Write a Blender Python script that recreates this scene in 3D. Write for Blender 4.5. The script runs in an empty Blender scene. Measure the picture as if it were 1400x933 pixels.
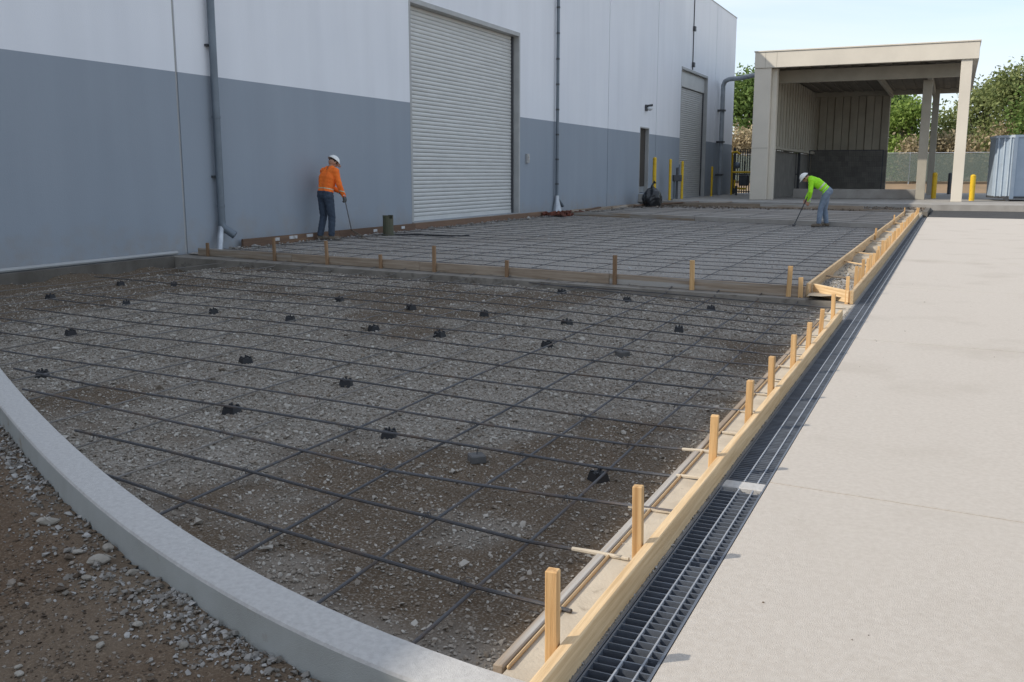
import bpy, bmesh, math, random
import numpy as np
from mathutils import Vector, Matrix, Quaternion
random.seed(7); RNG = np.random.default_rng(11)
R = math.radians
sc = bpy.context.scene

# ------------------------------------------------------------------ camera
F_PX, EYE, HOR, VPX = 1300.0, 1.55, 238.0, 1303.0        # focal length and horizon in the 1400 x 933 frame
pit = math.atan((466.5 - HOR) / F_PX)
yaw = math.atan((VPX - 700) / F_PX * math.cos(pit))
fw = Vector((-math.sin(yaw) * math.cos(pit), math.cos(yaw) * math.cos(pit), -math.sin(pit)))
rt = Vector((math.cos(yaw), math.sin(yaw), 0)); upv = rt.cross(fw)
CAM = Vector((0, 0, EYE))
cd = bpy.data.cameras.new('camera'); cam = bpy.data.objects.new('camera', cd); sc.collection.objects.link(cam)
cam.matrix_world = Matrix.Translation(CAM) @ Matrix((rt, upv, -fw)).transposed().to_4x4()
cd.sensor_width = 36; cd.lens = F_PX / 1400 * 36; cd.clip_start = .05; cd.clip_end = 2000
sc.camera = cam

# ------------------------------------------------------------------ sky, sun, exposure
SUN = Vector((1, .75, -.955)).normalized()
w = bpy.data.worlds.new('World'); sc.world = w; w.use_nodes = True
nt = w.node_tree; nt.nodes.clear()
sky = nt.nodes.new('ShaderNodeTexSky'); sky.sky_type = 'NISHITA'; sky.sun_disc = False
sky.sun_elevation = math.asin(-SUN.z); sky.sun_rotation = math.atan2(-SUN.x, -SUN.y)
sky.altitude = 50; sky.air_density = 1.0; sky.dust_density = 1.2; sky.ozone_density = 1.2
geo = nt.nodes.new('ShaderNodeTexCoord'); mp = nt.nodes.new('ShaderNodeMapping'); mp.inputs['Scale'].default_value = (1.6, 1.6, 7)
cn = nt.nodes.new('ShaderNodeTexNoise'); cn.inputs['Scale'].default_value = 2.2; cn.inputs['Detail'].default_value = 7; cn.inputs['Distortion'].default_value = .6
cr = nt.nodes.new('ShaderNodeMapRange'); cr.inputs[1].default_value = .38; cr.inputs[2].default_value = .78; cr.inputs[3].default_value = .40; cr.inputs[4].default_value = .88
mx = nt.nodes.new('ShaderNodeMix'); mx.data_type = 'RGBA'; mx.inputs[7].default_value = (4.7, 5.15, 5.8, 1)
bg = nt.nodes.new('ShaderNodeBackground'); bg.inputs[1].default_value = .148
wo = nt.nodes.new('ShaderNodeOutputWorld')
nt.links.new(geo.outputs['Generated'], mp.inputs[0]); nt.links.new(mp.outputs[0], cn.inputs['Vector'])
nt.links.new(cn.outputs['Fac'], cr.inputs[0]); nt.links.new(cr.outputs[0], mx.inputs[0])
nt.links.new(sky.outputs[0], mx.inputs[6]); nt.links.new(mx.outputs[2], bg.inputs[0]); nt.links.new(bg.outputs[0], wo.inputs[0])
sd = bpy.data.lights.new('sun', 'SUN'); sd.energy = 2.85; sd.angle = R(.53); sd.color = (1, .93, .82)
so = bpy.data.objects.new('sun', sd); sc.collection.objects.link(so)
so.rotation_mode = 'QUATERNION'; so.rotation_quaternion = SUN.to_track_quat('-Z', 'Y'); so.location = (-30, -20, 40)
vs = sc.view_settings; vs.view_transform = 'Standard'; vs.look = 'None'; vs.gamma = 1; vs.use_curve_mapping = False; vs.exposure = 0.43

# ------------------------------------------------------------------ helpers
def ray(x, y): return fw + rt * ((x - 700) / F_PX) - upv * ((y - 466.5) / F_PX)
def G(x, y, z=0.0):                        # where the photo's pixel meets a level plane
    d = ray(x, y); return CAM + d * ((z - EYE) / d.z)
def onX(x, y, X): d = ray(x, y); return CAM + d * (X / d.x)
def onY(x, y, Y): d = ray(x, y); return CAM + d * (Y / d.y)
def link(o): sc.collection.objects.link(o); return o
def tag(o, label=None, cat=None, group=None, kind=None):
    if label: o['label'] = label
    if cat: o['category'] = cat
    if group: o['group'] = group
    if kind: o['kind'] = kind
    return o
def empty(name, loc=(0, 0, 0), rz=0, label=None, cat=None, group=None):
    o = link(bpy.data.objects.new(name, None)); o.location = loc; o.rotation_euler = (0, 0, rz); o.empty_display_size = .2
    return tag(o, label, cat, group)
def put(name, mesh, parent=None, loc=(0, 0, 0), rot=(0, 0, 0), scale=(1, 1, 1)):
    o = link(bpy.data.objects.new(name, mesh)); o.location = loc; o.rotation_euler = rot; o.scale = scale
    if parent: o.parent = parent
    return o
def copy_tree(o, parent=None):
    c = link(o.copy()); c.parent = parent
    for ch in list(o.children): copy_tree(ch, c)
    return c
ORD = ['first', 'second', 'third', 'fourth', 'fifth', 'sixth', 'seventh', 'eighth', 'ninth', 'tenth', 'eleventh', 'twelfth', 'thirteenth', 'fourteenth', 'fifteenth', 'sixteenth',
       'seventeenth', 'eighteenth', 'nineteenth', 'twentieth', 'twenty-first', 'twenty-second', 'twenty-third', 'twenty-fourth', 'twenty-fifth', 'twenty-sixth', 'twenty-seventh', 'twenty-eighth', 'twenty-ninth', 'thirtieth']

class MB:
    def __init__(s): s.v = []; s.f = []
    def add(s, vs_, fs):
        n = len(s.v); s.v += [tuple(q) for q in vs_]; s.f += [tuple(i + n for i in q) for q in fs]; return s
    def box(s, a, b, ch=0.0, M=None):
        x0, y0, z0 = a; x1, y1, z1 = b
        if ch <= 0:
            vv = [(x0, y0, z0), (x1, y0, z0), (x1, y1, z0), (x0, y1, z0), (x0, y0, z1), (x1, y0, z1), (x1, y1, z1), (x0, y1, z1)]
            ff = [(0, 3, 2, 1), (4, 5, 6, 7), (0, 1, 5, 4), (1, 2, 6, 5), (2, 3, 7, 6), (3, 0, 4, 7)]
        else:
            bm = bmesh.new(); bmesh.ops.create_cube(bm, size=1)
            for q in bm.verts: q.co = Vector(((x0 + x1) / 2 + q.co.x * (x1 - x0), (y0 + y1) / 2 + q.co.y * (y1 - y0), (z0 + z1) / 2 + q.co.z * (z1 - z0)))
            bmesh.ops.bevel(bm, geom=bm.edges[:], offset=ch, segments=1, affect='EDGES')
            bm.verts.index_update(); vv = [tuple(q.co) for q in bm.verts]; ff = [[q.index for q in p.verts] for p in bm.faces]; bm.free()
        if M is not None: vv = [M @ Vector(q) for q in vv]
        return s.add(vv, ff)
    def tube(s, pts, r, n=10, cap=True):
        pts = [Vector(p) for p in pts]; rr = r if hasattr(r, '__len__') else [r] * len(pts)
        base = len(s.v); prev = None
        for i, p in enumerate(pts):
            t = (pts[min(i + 1, len(pts) - 1)] - pts[max(i - 1, 0)]).normalized()
            if prev is None:
                a = Vector((0, 0, 1)) if abs(t.z) < .9 else Vector((1, 0, 0)); u = t.cross(a).normalized()
            else: u = (prev - t * prev.dot(t)).normalized()
            prev = u; v_ = t.cross(u)
            for k in range(n):
                an = 2 * math.pi * k / n; s.v.append(tuple(p + (u * math.cos(an) + v_ * math.sin(an)) * rr[i]))
        for i in range(len(pts) - 1):
            for k in range(n):
                s.f.append((base + i * n + k, base + i * n + (k + 1) % n, base + (i + 1) * n + (k + 1) % n, base + (i + 1) * n + k))
        if cap:
            s.f.append(tuple(base + k for k in reversed(range(n)))); e = base + (len(pts) - 1) * n; s.f.append(tuple(e + k for k in range(n)))
        return s
    def prism(s, poly, z0, z1):
        n = len(poly)
        return s.add([(x, y, z0) for x, y in poly] + [(x, y, z1) for x, y in poly],
                     [tuple(reversed(range(n))), tuple(range(n, 2 * n))] + [(i, (i + 1) % n, n + (i + 1) % n, n + i) for i in range(n)])
    def sphere(s, c, r, n=12, m=8, z0=-1.0):
        rx, ry, rz = r if hasattr(r, '__len__') else (r, r, r); vv = []; ff = []
        for j in range(m + 1):
            ph = -math.pi / 2 + math.pi * j / m
            for i in range(n):
                th = 2 * math.pi * i / n
                vv.append((c[0] + rx * math.cos(ph) * math.cos(th), c[1] + ry * math.cos(ph) * math.sin(th), c[2] + rz * max(math.sin(ph), z0)))
        for j in range(m):
            for i in range(n): ff.append((j * n + i, j * n + (i + 1) % n, (j + 1) * n + (i + 1) % n, (j + 1) * n + i))
        return s.add(vv, ff)
    def mesh(s, name, mat, smooth=False, ang=40):
        me = bpy.data.meshes.new(name); me.from_pydata(s.v, [], s.f); me.validate()
        if mat: me.materials.append(mat)
        if smooth:
            me.polygons.foreach_set('use_smooth', [True] * len(me.polygons))
            try: me.set_sharp_from_angle(angle=R(40))
            except Exception: pass
        me.update(); return me
    def build(s, name, mat, parent=None, smooth=False, loc=(0, 0, 0), rot=(0, 0, 0)):
        return put(name, s.mesh(name, mat, smooth), parent, loc, rot)

# ------------------------------------------------------------------ materials
def mat(name, base, rough=.8, col2=None, scale=5.0, lo=.35, hi=.65, bump=0.0, bscale=60.0, metal=0.0, spec=.4, coords='Object', stretch=(1, 1, 1), rand=0.0, detail=6, col3=None, scale3=1.0, lo3=.5, hi3=.7):
    m = bpy.data.materials.new(name); m.use_nodes = True; n = m.node_tree; b = n.nodes['Principled BSDF']; L = n.links.new
    b.inputs['Roughness'].default_value = rough; b.inputs['Metallic'].default_value = metal; b.inputs['Specular IOR Level'].default_value = spec
    tc = n.nodes.new('ShaderNodeTexCoord'); mpg = n.nodes.new('ShaderNodeMapping'); mpg.inputs['Scale'].default_value = stretch
    if coords == 'World':
        g = n.nodes.new('ShaderNodeNewGeometry'); L(g.outputs['Position'], mpg.inputs[0])
    else: L(tc.outputs['Object'], mpg.inputs[0])
    vec = mpg.outputs[0]
    if rand:
        oi = n.nodes.new('ShaderNodeObjectInfo'); va = n.nodes.new('ShaderNodeVectorMath'); va.operation = 'ADD'
        sc_ = n.nodes.new('ShaderNodeMath'); sc_.operation = 'MULTIPLY'; sc_.inputs[1].default_value = 37
        L(oi.outputs['Random'], sc_.inputs[0]); L(vec, va.inputs[0]); L(sc_.outputs[0], va.inputs[1]); vec = va.outputs[0]
    col = None
    def noise(s_, d=detail):
        q = n.nodes.new('ShaderNodeTexNoise'); q.inputs['Scale'].default_value = s_; q.inputs['Detail'].default_value = d; q.inputs['Roughness'].default_value = .6; L(vec, q.inputs['Vector']); return q
    def mixc(a, c, fac_socket, l, h):
        mr = n.nodes.new('ShaderNodeMapRange'); mr.inputs[1].default_value = l; mr.inputs[2].default_value = h; L(fac_socket, mr.inputs[0])
        q = n.nodes.new('ShaderNodeMix'); q.data_type = 'RGBA'
        if a is None: q.inputs[6].default_value = (*base, 1)
        else: L(a, q.inputs[6])
        q.inputs[7].default_value = (*c, 1); L(mr.outputs[0], q.inputs[0]); return q.outputs[2]
    if col2: col = mixc(None, col2, noise(scale).outputs['Fac'], lo, hi)
    if col3: col = mixc(col, col3, noise(scale3).outputs['Fac'], lo3, hi3)
    if rand:
        hs = n.nodes.new('ShaderNodeHueSaturation'); mr = n.nodes.new('ShaderNodeMapRange'); mr.inputs[3].default_value = 1 - rand; mr.inputs[4].default_value = 1 + rand
        L(oi.outputs['Random'], mr.inputs[0]); L(mr.outputs[0], hs.inputs['Value'])
        if col is None: hs.inputs['Color'].default_value = (*base, 1)
        else: L(col, hs.inputs['Color'])
        col = hs.outputs[0]
    if col is None: b.inputs['Base Color'].default_value = (*base, 1)
    else: L(col, b.inputs['Base Color'])
    if bump:
        bp = n.nodes.new('ShaderNodeBump'); bp.inputs['Strength'].default_value = bump; bp.inputs['Distance'].default_value = .01
        L(noise(bscale, 8).outputs['Fac'], bp.inputs['Height']); L(bp.outputs[0], b.inputs['Normal'])
    return m
M = {}
M['wood'] = mat('new_lumber', (.67, .485, .28), .8, (.52, .345, .175), 9, .38, .66, .45, 40, stretch=(.25, 6, 6), rand=.16, col3=(.38, .24, .11), scale3=2.2, lo3=.60, hi3=.78)
M['woodold'] = mat('weathered_lumber', (.33, .265, .20), .88, (.22, .165, .115), 7, .35, .65, .35, 40, stretch=(.25, 5, 5), rand=.2, col3=(.36, .34, .31), scale3=1.2, lo3=.52, hi3=.62)
M['woodpale'] = mat('bleached_lumber', (.40, .37, .32), .9, (.30, .27, .22), 7, .35, .65, .35, 40, stretch=(.25, 5, 5), rand=.15, col3=(.22, .17, .12), scale3=1.6, lo3=.56, hi3=.68)
M['woodred'] = mat('stained_lumber', (.19, .115, .075), .85, (.14, .088, .06), 6, .35, .65, .3, 40, stretch=(.25, 5, 5), rand=.18, col3=(.28, .17, .10), scale3=1.5, lo3=.55, hi3=.7)
M['concrete'] = mat('pavement_concrete', (.49, .436, .374), .88, (.54, .487, .424), 38, .36, .64, .6, 300, coords='World', col3=(.385, .335, .275), scale3=.9, lo3=.54, hi3=.86, detail=12)
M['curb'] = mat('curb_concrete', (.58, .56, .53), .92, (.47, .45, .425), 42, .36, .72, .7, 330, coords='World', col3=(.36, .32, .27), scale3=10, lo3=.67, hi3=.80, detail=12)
M['curbside'] = mat('shaded_muddy_curb_face', (.40, .41, .39), .9, (.33, .335, .31), 3, .35, .7, .4, 260, coords='World', col3=(.23, .185, .125), scale3=3.2, lo3=.60, hi3=.72, detail=10)  # outer face: side shade painted into the base tone, with real mud stains
M['padcon'] = mat('old_concrete', (.36, .34, .31), .9, (.27, .25, .225), 1.2, .35, .65, .35, 60, coords='World')
M['footing'] = mat('footing_concrete', (.15, .135, .115), .95, (.10, .088, .073), 2.5, .35, .65, .6, 50, coords='World')
M['ledge'] = mat('dusty_ledge_concrete', (.26, .235, .20), .95, (.17, .15, .125), 2.2, .35, .65, .6, 50, coords='World', col3=(.11, .095, .078), scale3=5, lo3=.55, hi3=.7)
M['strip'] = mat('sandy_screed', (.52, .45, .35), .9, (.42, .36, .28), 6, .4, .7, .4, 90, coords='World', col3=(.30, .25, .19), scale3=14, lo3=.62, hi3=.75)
M['sand'] = mat('dry_sand', (.42, .35, .26), .95, (.30, .25, .19), 4, .35, .65, .7, 50, coords='World')
M['rebar'] = mat('steel_rebar', (.085, .085, .09), .55, (.13, .085, .055), 6, .5, .75, .5, 160, metal=.35, rand=.2)
M['dustybar'] = mat('dusty_rebar', (.15, .145, .14), .75, (.20, .17, .14), 3, .4, .7, .5, 160, metal=.1, rand=.25)
M['plastic'] = mat('black_plastic', (.018, .018, .02), .55, bump=.15, bscale=80)
M['mortar'] = mat('mortar_block', (.13, .125, .12), .9, (.09, .088, .085), 9, bump=.4, bscale=60)
M['grate'] = mat('galvanised_steel', (.36, .37, .39), .5, (.27, .28, .30), 7, .4, .7, .15, 90, metal=.15, rand=.15)
M['gratedk'] = mat('dark_grate_steel', (.125, .14, .165), .42, (.085, .095, .115), 7, .4, .7, .15, 90, metal=.2, spec=.7, rand=.15)
M['channel'] = mat('channel_liner', (.06, .065, .075), .75, (.10, .09, .075), 4, .5, .7, .3, 40, coords='World')
M['galv'] = mat('painted_downpipe', (.165, .195, .225), .45, (.13, .155, .18), 2, metal=.3, bump=.05, bscale=30, spec=.5)
M['galvmid'] = mat('grey_pipe_paint', (.32, .345, .37), .5, (.25, .27, .29), 2)
M['galvlt'] = mat('bare_galvanised_pipe', (.50, .52, .54), .4, (.36, .38, .40), 4, metal=.6)
M['yellow'] = mat('bollard_yellow', (.72, .46, .02), .5, (.55, .33, .02), 5, .5, .72, bump=.08, bscale=40)
M['black'] = mat('open_mouth_dark', (.02, .02, .022), .5)
M['dkgrey'] = mat('dark_grey_metal', (.07, .075, .08), .55, (.05, .05, .055), 5)
M['bag'] = mat('black_bag_film', (.012, .013, .016), .32, spec=.6, bump=.8, bscale=14)
M['door'] = mat('roller_door_paint', (.60, .60, .575), .5, (.53, .53, .51), 1.2, .4, .7, bump=.05, bscale=20, coords='World', rand=.02)
M['jamb'] = mat('jamb_paint', (.42, .42, .41), .6, (.36, .36, .35), 2)
M['mandoor'] = mat('bronze_door', (.060, .050, .040), .5, (.05, .042, .035), 3)
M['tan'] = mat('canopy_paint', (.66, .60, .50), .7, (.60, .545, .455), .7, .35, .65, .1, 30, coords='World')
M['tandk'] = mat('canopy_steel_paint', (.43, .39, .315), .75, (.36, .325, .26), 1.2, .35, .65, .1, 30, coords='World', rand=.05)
M['deck'] = mat('roof_deck_underside', (.20, .175, .14), .8, (.15, .13, .105), 2, coords='World', rand=.12)  # darker than the wall steel: dim bounce under the roof is painted in
M['cmu'] = mat('grey_blockwork', (.20, .188, .168), .95, (.155, .145, .13), 1.4, .35, .65, .5, 20, coords='World', rand=.12)
M['dark_ground'] = mat('dark_ground', (.045, .044, .043), .95, (.065, .062, .058), 3, .4, .7, .7, 120, coords='World')
M['dirt'] = mat('bare_dirt', (.30, .205, .125), .95, (.22, .16, .10), .6, .35, .65, .8, 8, coords='World', col3=(.36, .29, .19), scale3=.15, lo3=.5, hi3=.7)
M['blue'] = mat('container_paint', (.34, .41, .49), .55, (.28, .345, .42), 1.3, .4, .7, .1, 20, col3=(.30, .22, .16), scale3=3, lo3=.68, hi3=.76)
M['bluelt'] = mat('container_rib_paint', (.46, .52, .58), .5, (.36, .43, .50), 2)
M['orange'] = mat('orange_shirt', (1.0, .215, .028), .8, (.93, .17, .02), 8, bump=.5, bscale=18)
M['lime'] = mat('lime_shirt', (.38, .85, .02), .8, (.30, .70, .02), 8, bump=.5, bscale=18)
M['reflect'] = mat('reflective_tape', (.55, .60, .42), .5)
M['jeans'] = mat('dark_jeans', (.058, .078, .11), .9, (.04, .055, .08), 7, bump=.5, bscale=16)
M['jeanslt'] = mat('pale_jeans', (.20, .25, .32), .9, (.14, .18, .24), 7, bump=.5, bscale=16)
M['skin'] = mat('skin', (.42, .22, .14), .6)
M['glove'] = mat('grey_glove', (.11, .11, .105), .9)
M['boot'] = mat('work_boot', (.10, .075, .05), .8, (.15, .12, .09), 8)
M['hat'] = mat('white_helmet', (.78, .78, .74), .35, spec=.5)
M['hair'] = mat('hair', (.035, .027, .02), .8)
M['handle'] = mat('tool_handle', (.25, .20, .14), .6, (.18, .14, .1), 8)
M['white'] = mat('white_paper', (.55, .55, .55), .8, (.35, .33, .3), 9, .45, .6)
M['olive'] = mat('olive_pipe', (.075, .085, .05), .6, (.10, .09, .06), 6)
M['brick'] = mat('red_debris', (.16, .05, .03), .9, (.10, .035, .022), 5, rand=.3)
M['bark'] = mat('bark', (.16, .125, .09), .95, (.10, .08, .06), 4, bump=.6, bscale=10)
M['rock'] = mat('pale_rock', (.33, .30, .255), .9, (.24, .21, .17), 9, .4, .65, .6, 40, rand=.12)
M['lampglass'] = mat('lamp_glass', (.55, .57, .58), .15, spec=.6)
M['screen'] = None

def stone_mat(name, a, b_, c_, rough=.85):
    m = bpy.data.materials.new(name); m.use_nodes = True; n = m.node_tree; b = n.nodes['Principled BSDF']; L = n.links.new
    oi = n.nodes.new('ShaderNodeObjectInfo'); cr_ = n.nodes.new('ShaderNodeValToRGB'); e = cr_.color_ramp.elements
    e[0].color = (*a, 1); e[1].color = (*c_, 1); q = e.new(.5); q.color = (*b_, 1)
    L(oi.outputs['Random'], cr_.inputs[0]); L(cr_.outputs[0], b.inputs['Base Color']); b.inputs['Roughness'].default_value = rough; b.inputs['Specular IOR Level'].default_value = .3
    return m
M['gravel'] = stone_mat('crushed_gravel', (.19, .155, .118), (.29, .254, .21), (.43, .40, .35))
M['gravelfine'] = stone_mat('fine_base_course', (.25, .235, .215), (.34, .325, .305), (.43, .415, .395))
M['dirtclod'] = stone_mat('dirt_clods', (.06, .042, .028), (.13, .095, .065), (.27, .235, .195))
M['paleg'] = stone_mat('pale_gravel', (.16, .14, .115), (.25, .23, .205), (.40, .385, .36))

def leaf_mat(name, a, b_, c_):
    m = bpy.data.materials.new(name); m.use_nodes = True; n = m.node_tree; b = n.nodes['Principled BSDF']; L = n.links.new
    at = n.nodes.new('ShaderNodeAttribute'); at.attribute_name = 'tint'; cr_ = n.nodes.new('ShaderNodeValToRGB'); e = cr_.color_ramp.elements
    e[0].color = (*a, 1); e[1].color = (*c_, 1); q = e.new(.5); q.color = (*b_, 1)
    L(at.outputs['Fac'], cr_.inputs[0]); L(cr_.outputs[0], b.inputs['Base Color']); b.inputs['Roughness'].default_value = .65; b.inputs['Specular IOR Level'].default_value = .25
    tr = n.nodes.new('ShaderNodeBsdfTranslucent'); L(cr_.outputs[0], tr.inputs[0]); ms = n.nodes.new('ShaderNodeMixShader'); ms.inputs[0].default_value = .35
    out = n.nodes['Material Output']; L(b.outputs[0], ms.inputs[1]); L(tr.outputs[0], ms.inputs[2]); L(ms.outputs[0], out.inputs[0])
    return m
M['leafolive'] = leaf_mat('olive_leaves', (.11, .14, .045), (.20, .235, .085), (.34, .36, .15))
M['leafgreen'] = leaf_mat('green_leaves', (.07, .12, .03), (.14, .215, .055), (.25, .33, .10))
M['leafbright'] = leaf_mat('bright_leaves', (.12, .19, .035), (.20, .29, .06), (.31, .38, .10))
M['leafdry'] = leaf_mat('dry_brush', (.26, .20, .11), (.42, .34, .21), (.60, .50, .33))

def wall_material(band):
    m = bpy.data.materials.new('painted_tilt_up_wall'); m.use_nodes = True; n = m.node_tree; b = n.nodes['Principled BSDF']; L = n.links.new
    g = n.nodes.new('ShaderNodeNewGeometry'); sp = n.nodes.new('ShaderNodeSeparateXYZ'); L(g.outputs['Position'], sp.inputs[0])
    def nz(s_, d=6):
        q = n.nodes.new('ShaderNodeTexNoise'); q.inputs['Scale'].default_value = s_; q.inputs['Detail'].default_value = d; L(g.outputs['Position'], q.inputs['Vector']); return q.outputs['Fac']
    def mr(sock, a, b_, c=0, d=1):
        q = n.nodes.new('ShaderNodeMapRange'); q.inputs[1].default_value = a; q.inputs[2].default_value = b_; q.inputs[3].default_value = c; q.inputs[4].default_value = d; L(sock, q.inputs[0]); return q.outputs[0]
    def mix(fac, a, c):
        q = n.nodes.new('ShaderNodeMix'); q.data_type = 'RGBA'; L(fac, q.inputs[0])
        for i, k in ((6, a), (7, c)):
            if isinstance(k, tuple): q.inputs[i].default_value = (*k, 1)
            else: L(k, q.inputs[i])
        return q.outputs[2]
    big = mr(nz(.35), .3, .7); grey = mix(big, (.275, .312, .358), (.30, .335, .378)); white = mix(big, (.745, .76, .795), (.80, .81, .835))
    st = n.nodes.new('ShaderNodeMath'); st.operation = 'GREATER_THAN'; st.inputs[1].default_value = band; L(sp.outputs[2], st.inputs[0])
    col = mix(st.outputs[0], grey, white)
    # splashed mud above the footing, with its own ragged edge
    ad = n.nodes.new('ShaderNodeMath'); ad.operation = 'ADD'; L(sp.outputs[2], ad.inputs[0]); L(mr(nz(2.2), .3, .7, -.28, .28), ad.inputs[1])
    mud = mr(ad.outputs[0], .12, .75, .55, 0)
    ml = n.nodes.new('ShaderNodeMath'); ml.operation = 'MULTIPLY'; L(mud, ml.inputs[0]); L(mr(nz(6), .35, .65, .3, 1), ml.inputs[1])
    col = mix(ml.outputs[0], col, (.30, .27, .235))
    mpw = n.nodes.new('ShaderNodeMapping'); mpw.inputs['Scale'].default_value = (1, 1.1, .12); L(g.outputs['Position'], mpw.inputs[0]); sn = n.nodes.new('ShaderNodeTexNoise'); sn.inputs['Scale'].default_value = 1.6; sn.inputs['Detail'].default_value = 8; L(mpw.outputs[0], sn.inputs['Vector'])
    hsv = n.nodes.new('ShaderNodeHueSaturation'); L(mr(sn.outputs['Fac'], .35, .75, 1.015, .95), hsv.inputs['Value']); L(col, hsv.inputs['Color']); col = hsv.outputs[0]
    L(col, b.inputs['Base Color'])
    b.inputs['Roughness'].default_value = .8; b.inputs['Specular IOR Level'].default_value = .3
    bp = n.nodes.new('ShaderNodeBump'); bp.inputs['Strength'].default_value = .25; bp.inputs['Distance'].default_value = .01; L(nz(45, 4), bp.inputs['Height']); L(bp.outputs[0], b.inputs['Normal'])
    return m
WALLX = -12.78; BAND = 3.35; ROOF = 10.97; WB = .12
M['wall'] = wall_material(BAND)

# ------------------------------------------------------------------ ground helpers: noise, relief grids, scattered stones
def vnoise(x, y, s, seed):
    r = np.random.default_rng(seed); T = r.random((64, 64)); u = np.asarray(x) * s; v = np.asarray(y) * s
    i = np.floor(u).astype(int); j = np.floor(v).astype(int); a = u - i; b = v - j; a = a * a * (3 - 2 * a); b = b * b * (3 - 2 * b); k = lambda p, q: T[p % 64, q % 64]
    return (k(i, j) * (1 - a) + k(i + 1, j) * a) * (1 - b) + (k(i, j + 1) * (1 - a) + k(i + 1, j + 1) * a) * b
def fbm(x, y, s, seed, o=4):
    t = 0; am = .5
    for k in range(o): t = t + am * vnoise(x, y, s * 2 ** k, seed + k); am *= .5
    return t / (1 - .5 ** o)
def inside(px, py, poly):
    r = np.zeros(len(px), bool); n = len(poly)
    for i in range(n):
        x0, y0 = poly[i]; x1, y1 = poly[(i + 1) % n]
        c = ((y0 > py) != (y1 > py)); xx = (x1 - x0) * (py - y0) / ((y1 - y0) if y1 != y0 else 1e-9) + x0
        r ^= c & (px < xx)
    return r
def soil_mat(name, a, b_, rough=.95, grain=(.25, .23, .2)):
    m = bpy.data.materials.new(name); m.use_nodes = True; n = m.node_tree; b = n.nodes['Principled BSDF']; L = n.links.new
    at = n.nodes.new('ShaderNodeAttribute'); at.attribute_name = 'soil'; g = n.nodes.new('ShaderNodeNewGeometry')
    q = n.nodes.new('ShaderNodeMix'); q.data_type = 'RGBA'; q.inputs[6].default_value = (*a, 1); q.inputs[7].default_value = (*b_, 1); L(at.outputs['Fac'], q.inputs[0])
    nz = n.nodes.new('ShaderNodeTexNoise'); nz.inputs['Scale'].default_value = 90; nz.inputs['Detail'].default_value = 6; L(g.outputs['Position'], nz.inputs['Vector'])
    mr = n.nodes.new('ShaderNodeMapRange'); mr.inputs[1].default_value = .5; mr.inputs[2].default_value = .68; L(nz.outputs['Fac'], mr.inputs[0])
    q2 = n.nodes.new('ShaderNodeMix'); q2.data_type = 'RGBA'; L(mr.outputs[0], q2.inputs[0]); L(q.outputs[2], q2.inputs[6]); q2.inputs[7].default_value = (*grain, 1)
    L(q2.outputs[2], b.inputs['Base Color']); b.inputs['Roughness'].default_value = rough; b.inputs['Specular IOR Level'].default_value = .15
    bp = n.nodes.new('ShaderNodeBump'); bp.inputs['Strength'].default_value = .8; bp.inputs['Distance'].default_value = .012; L(nz.outputs['Fac'], bp.inputs['Height']); L(bp.outputs[0], b.inputs['Normal'])
    return m
def relief(name, poly, zf, step, material, soil=None):
    xs = [p[0] for p in poly]; ys = [p[1] for p in poly]
    gx = np.arange(min(xs), max(xs) + step, step); gy = np.arange(min(ys), max(ys) + step, step); X, Y = np.meshgrid(gx, gy, indexing='ij')
    keep = inside(((X[:-1, :-1] + X[1:, 1:]) / 2).ravel(), ((Y[:-1, :-1] + Y[1:, 1:]) / 2).ravel(), poly).reshape(len(gx) - 1, len(gy) - 1)
    idx = np.arange(X.size).reshape(X.shape); q = np.stack([idx[:-1, :-1], idx[1:, :-1], idx[1:, 1:], idx[:-1, 1:]], -1)[keep]
    used = np.unique(q); rem = np.full(X.size, -1); rem[used] = np.arange(len(used))
    V = np.stack([X.ravel(), Y.ravel(), zf(X.ravel(), Y.ravel())], 1)[used]
    me = bpy.data.meshes.new(name); me.from_pydata(V.tolist(), [], rem[q].tolist()); me.materials.append(material)
    me.polygons.foreach_set('use_smooth', [True] * len(me.polygons))
    if soil is not None:
        a = me.attributes.new('soil', 'FLOAT', 'POINT'); a.data.foreach_set('value', np.clip(soil(V[:, 0], V[:, 1]), 0, 1).astype(np.float32))
    me.update(); o = put(name, me); o['kind'] = 'structure'; return o

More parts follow.
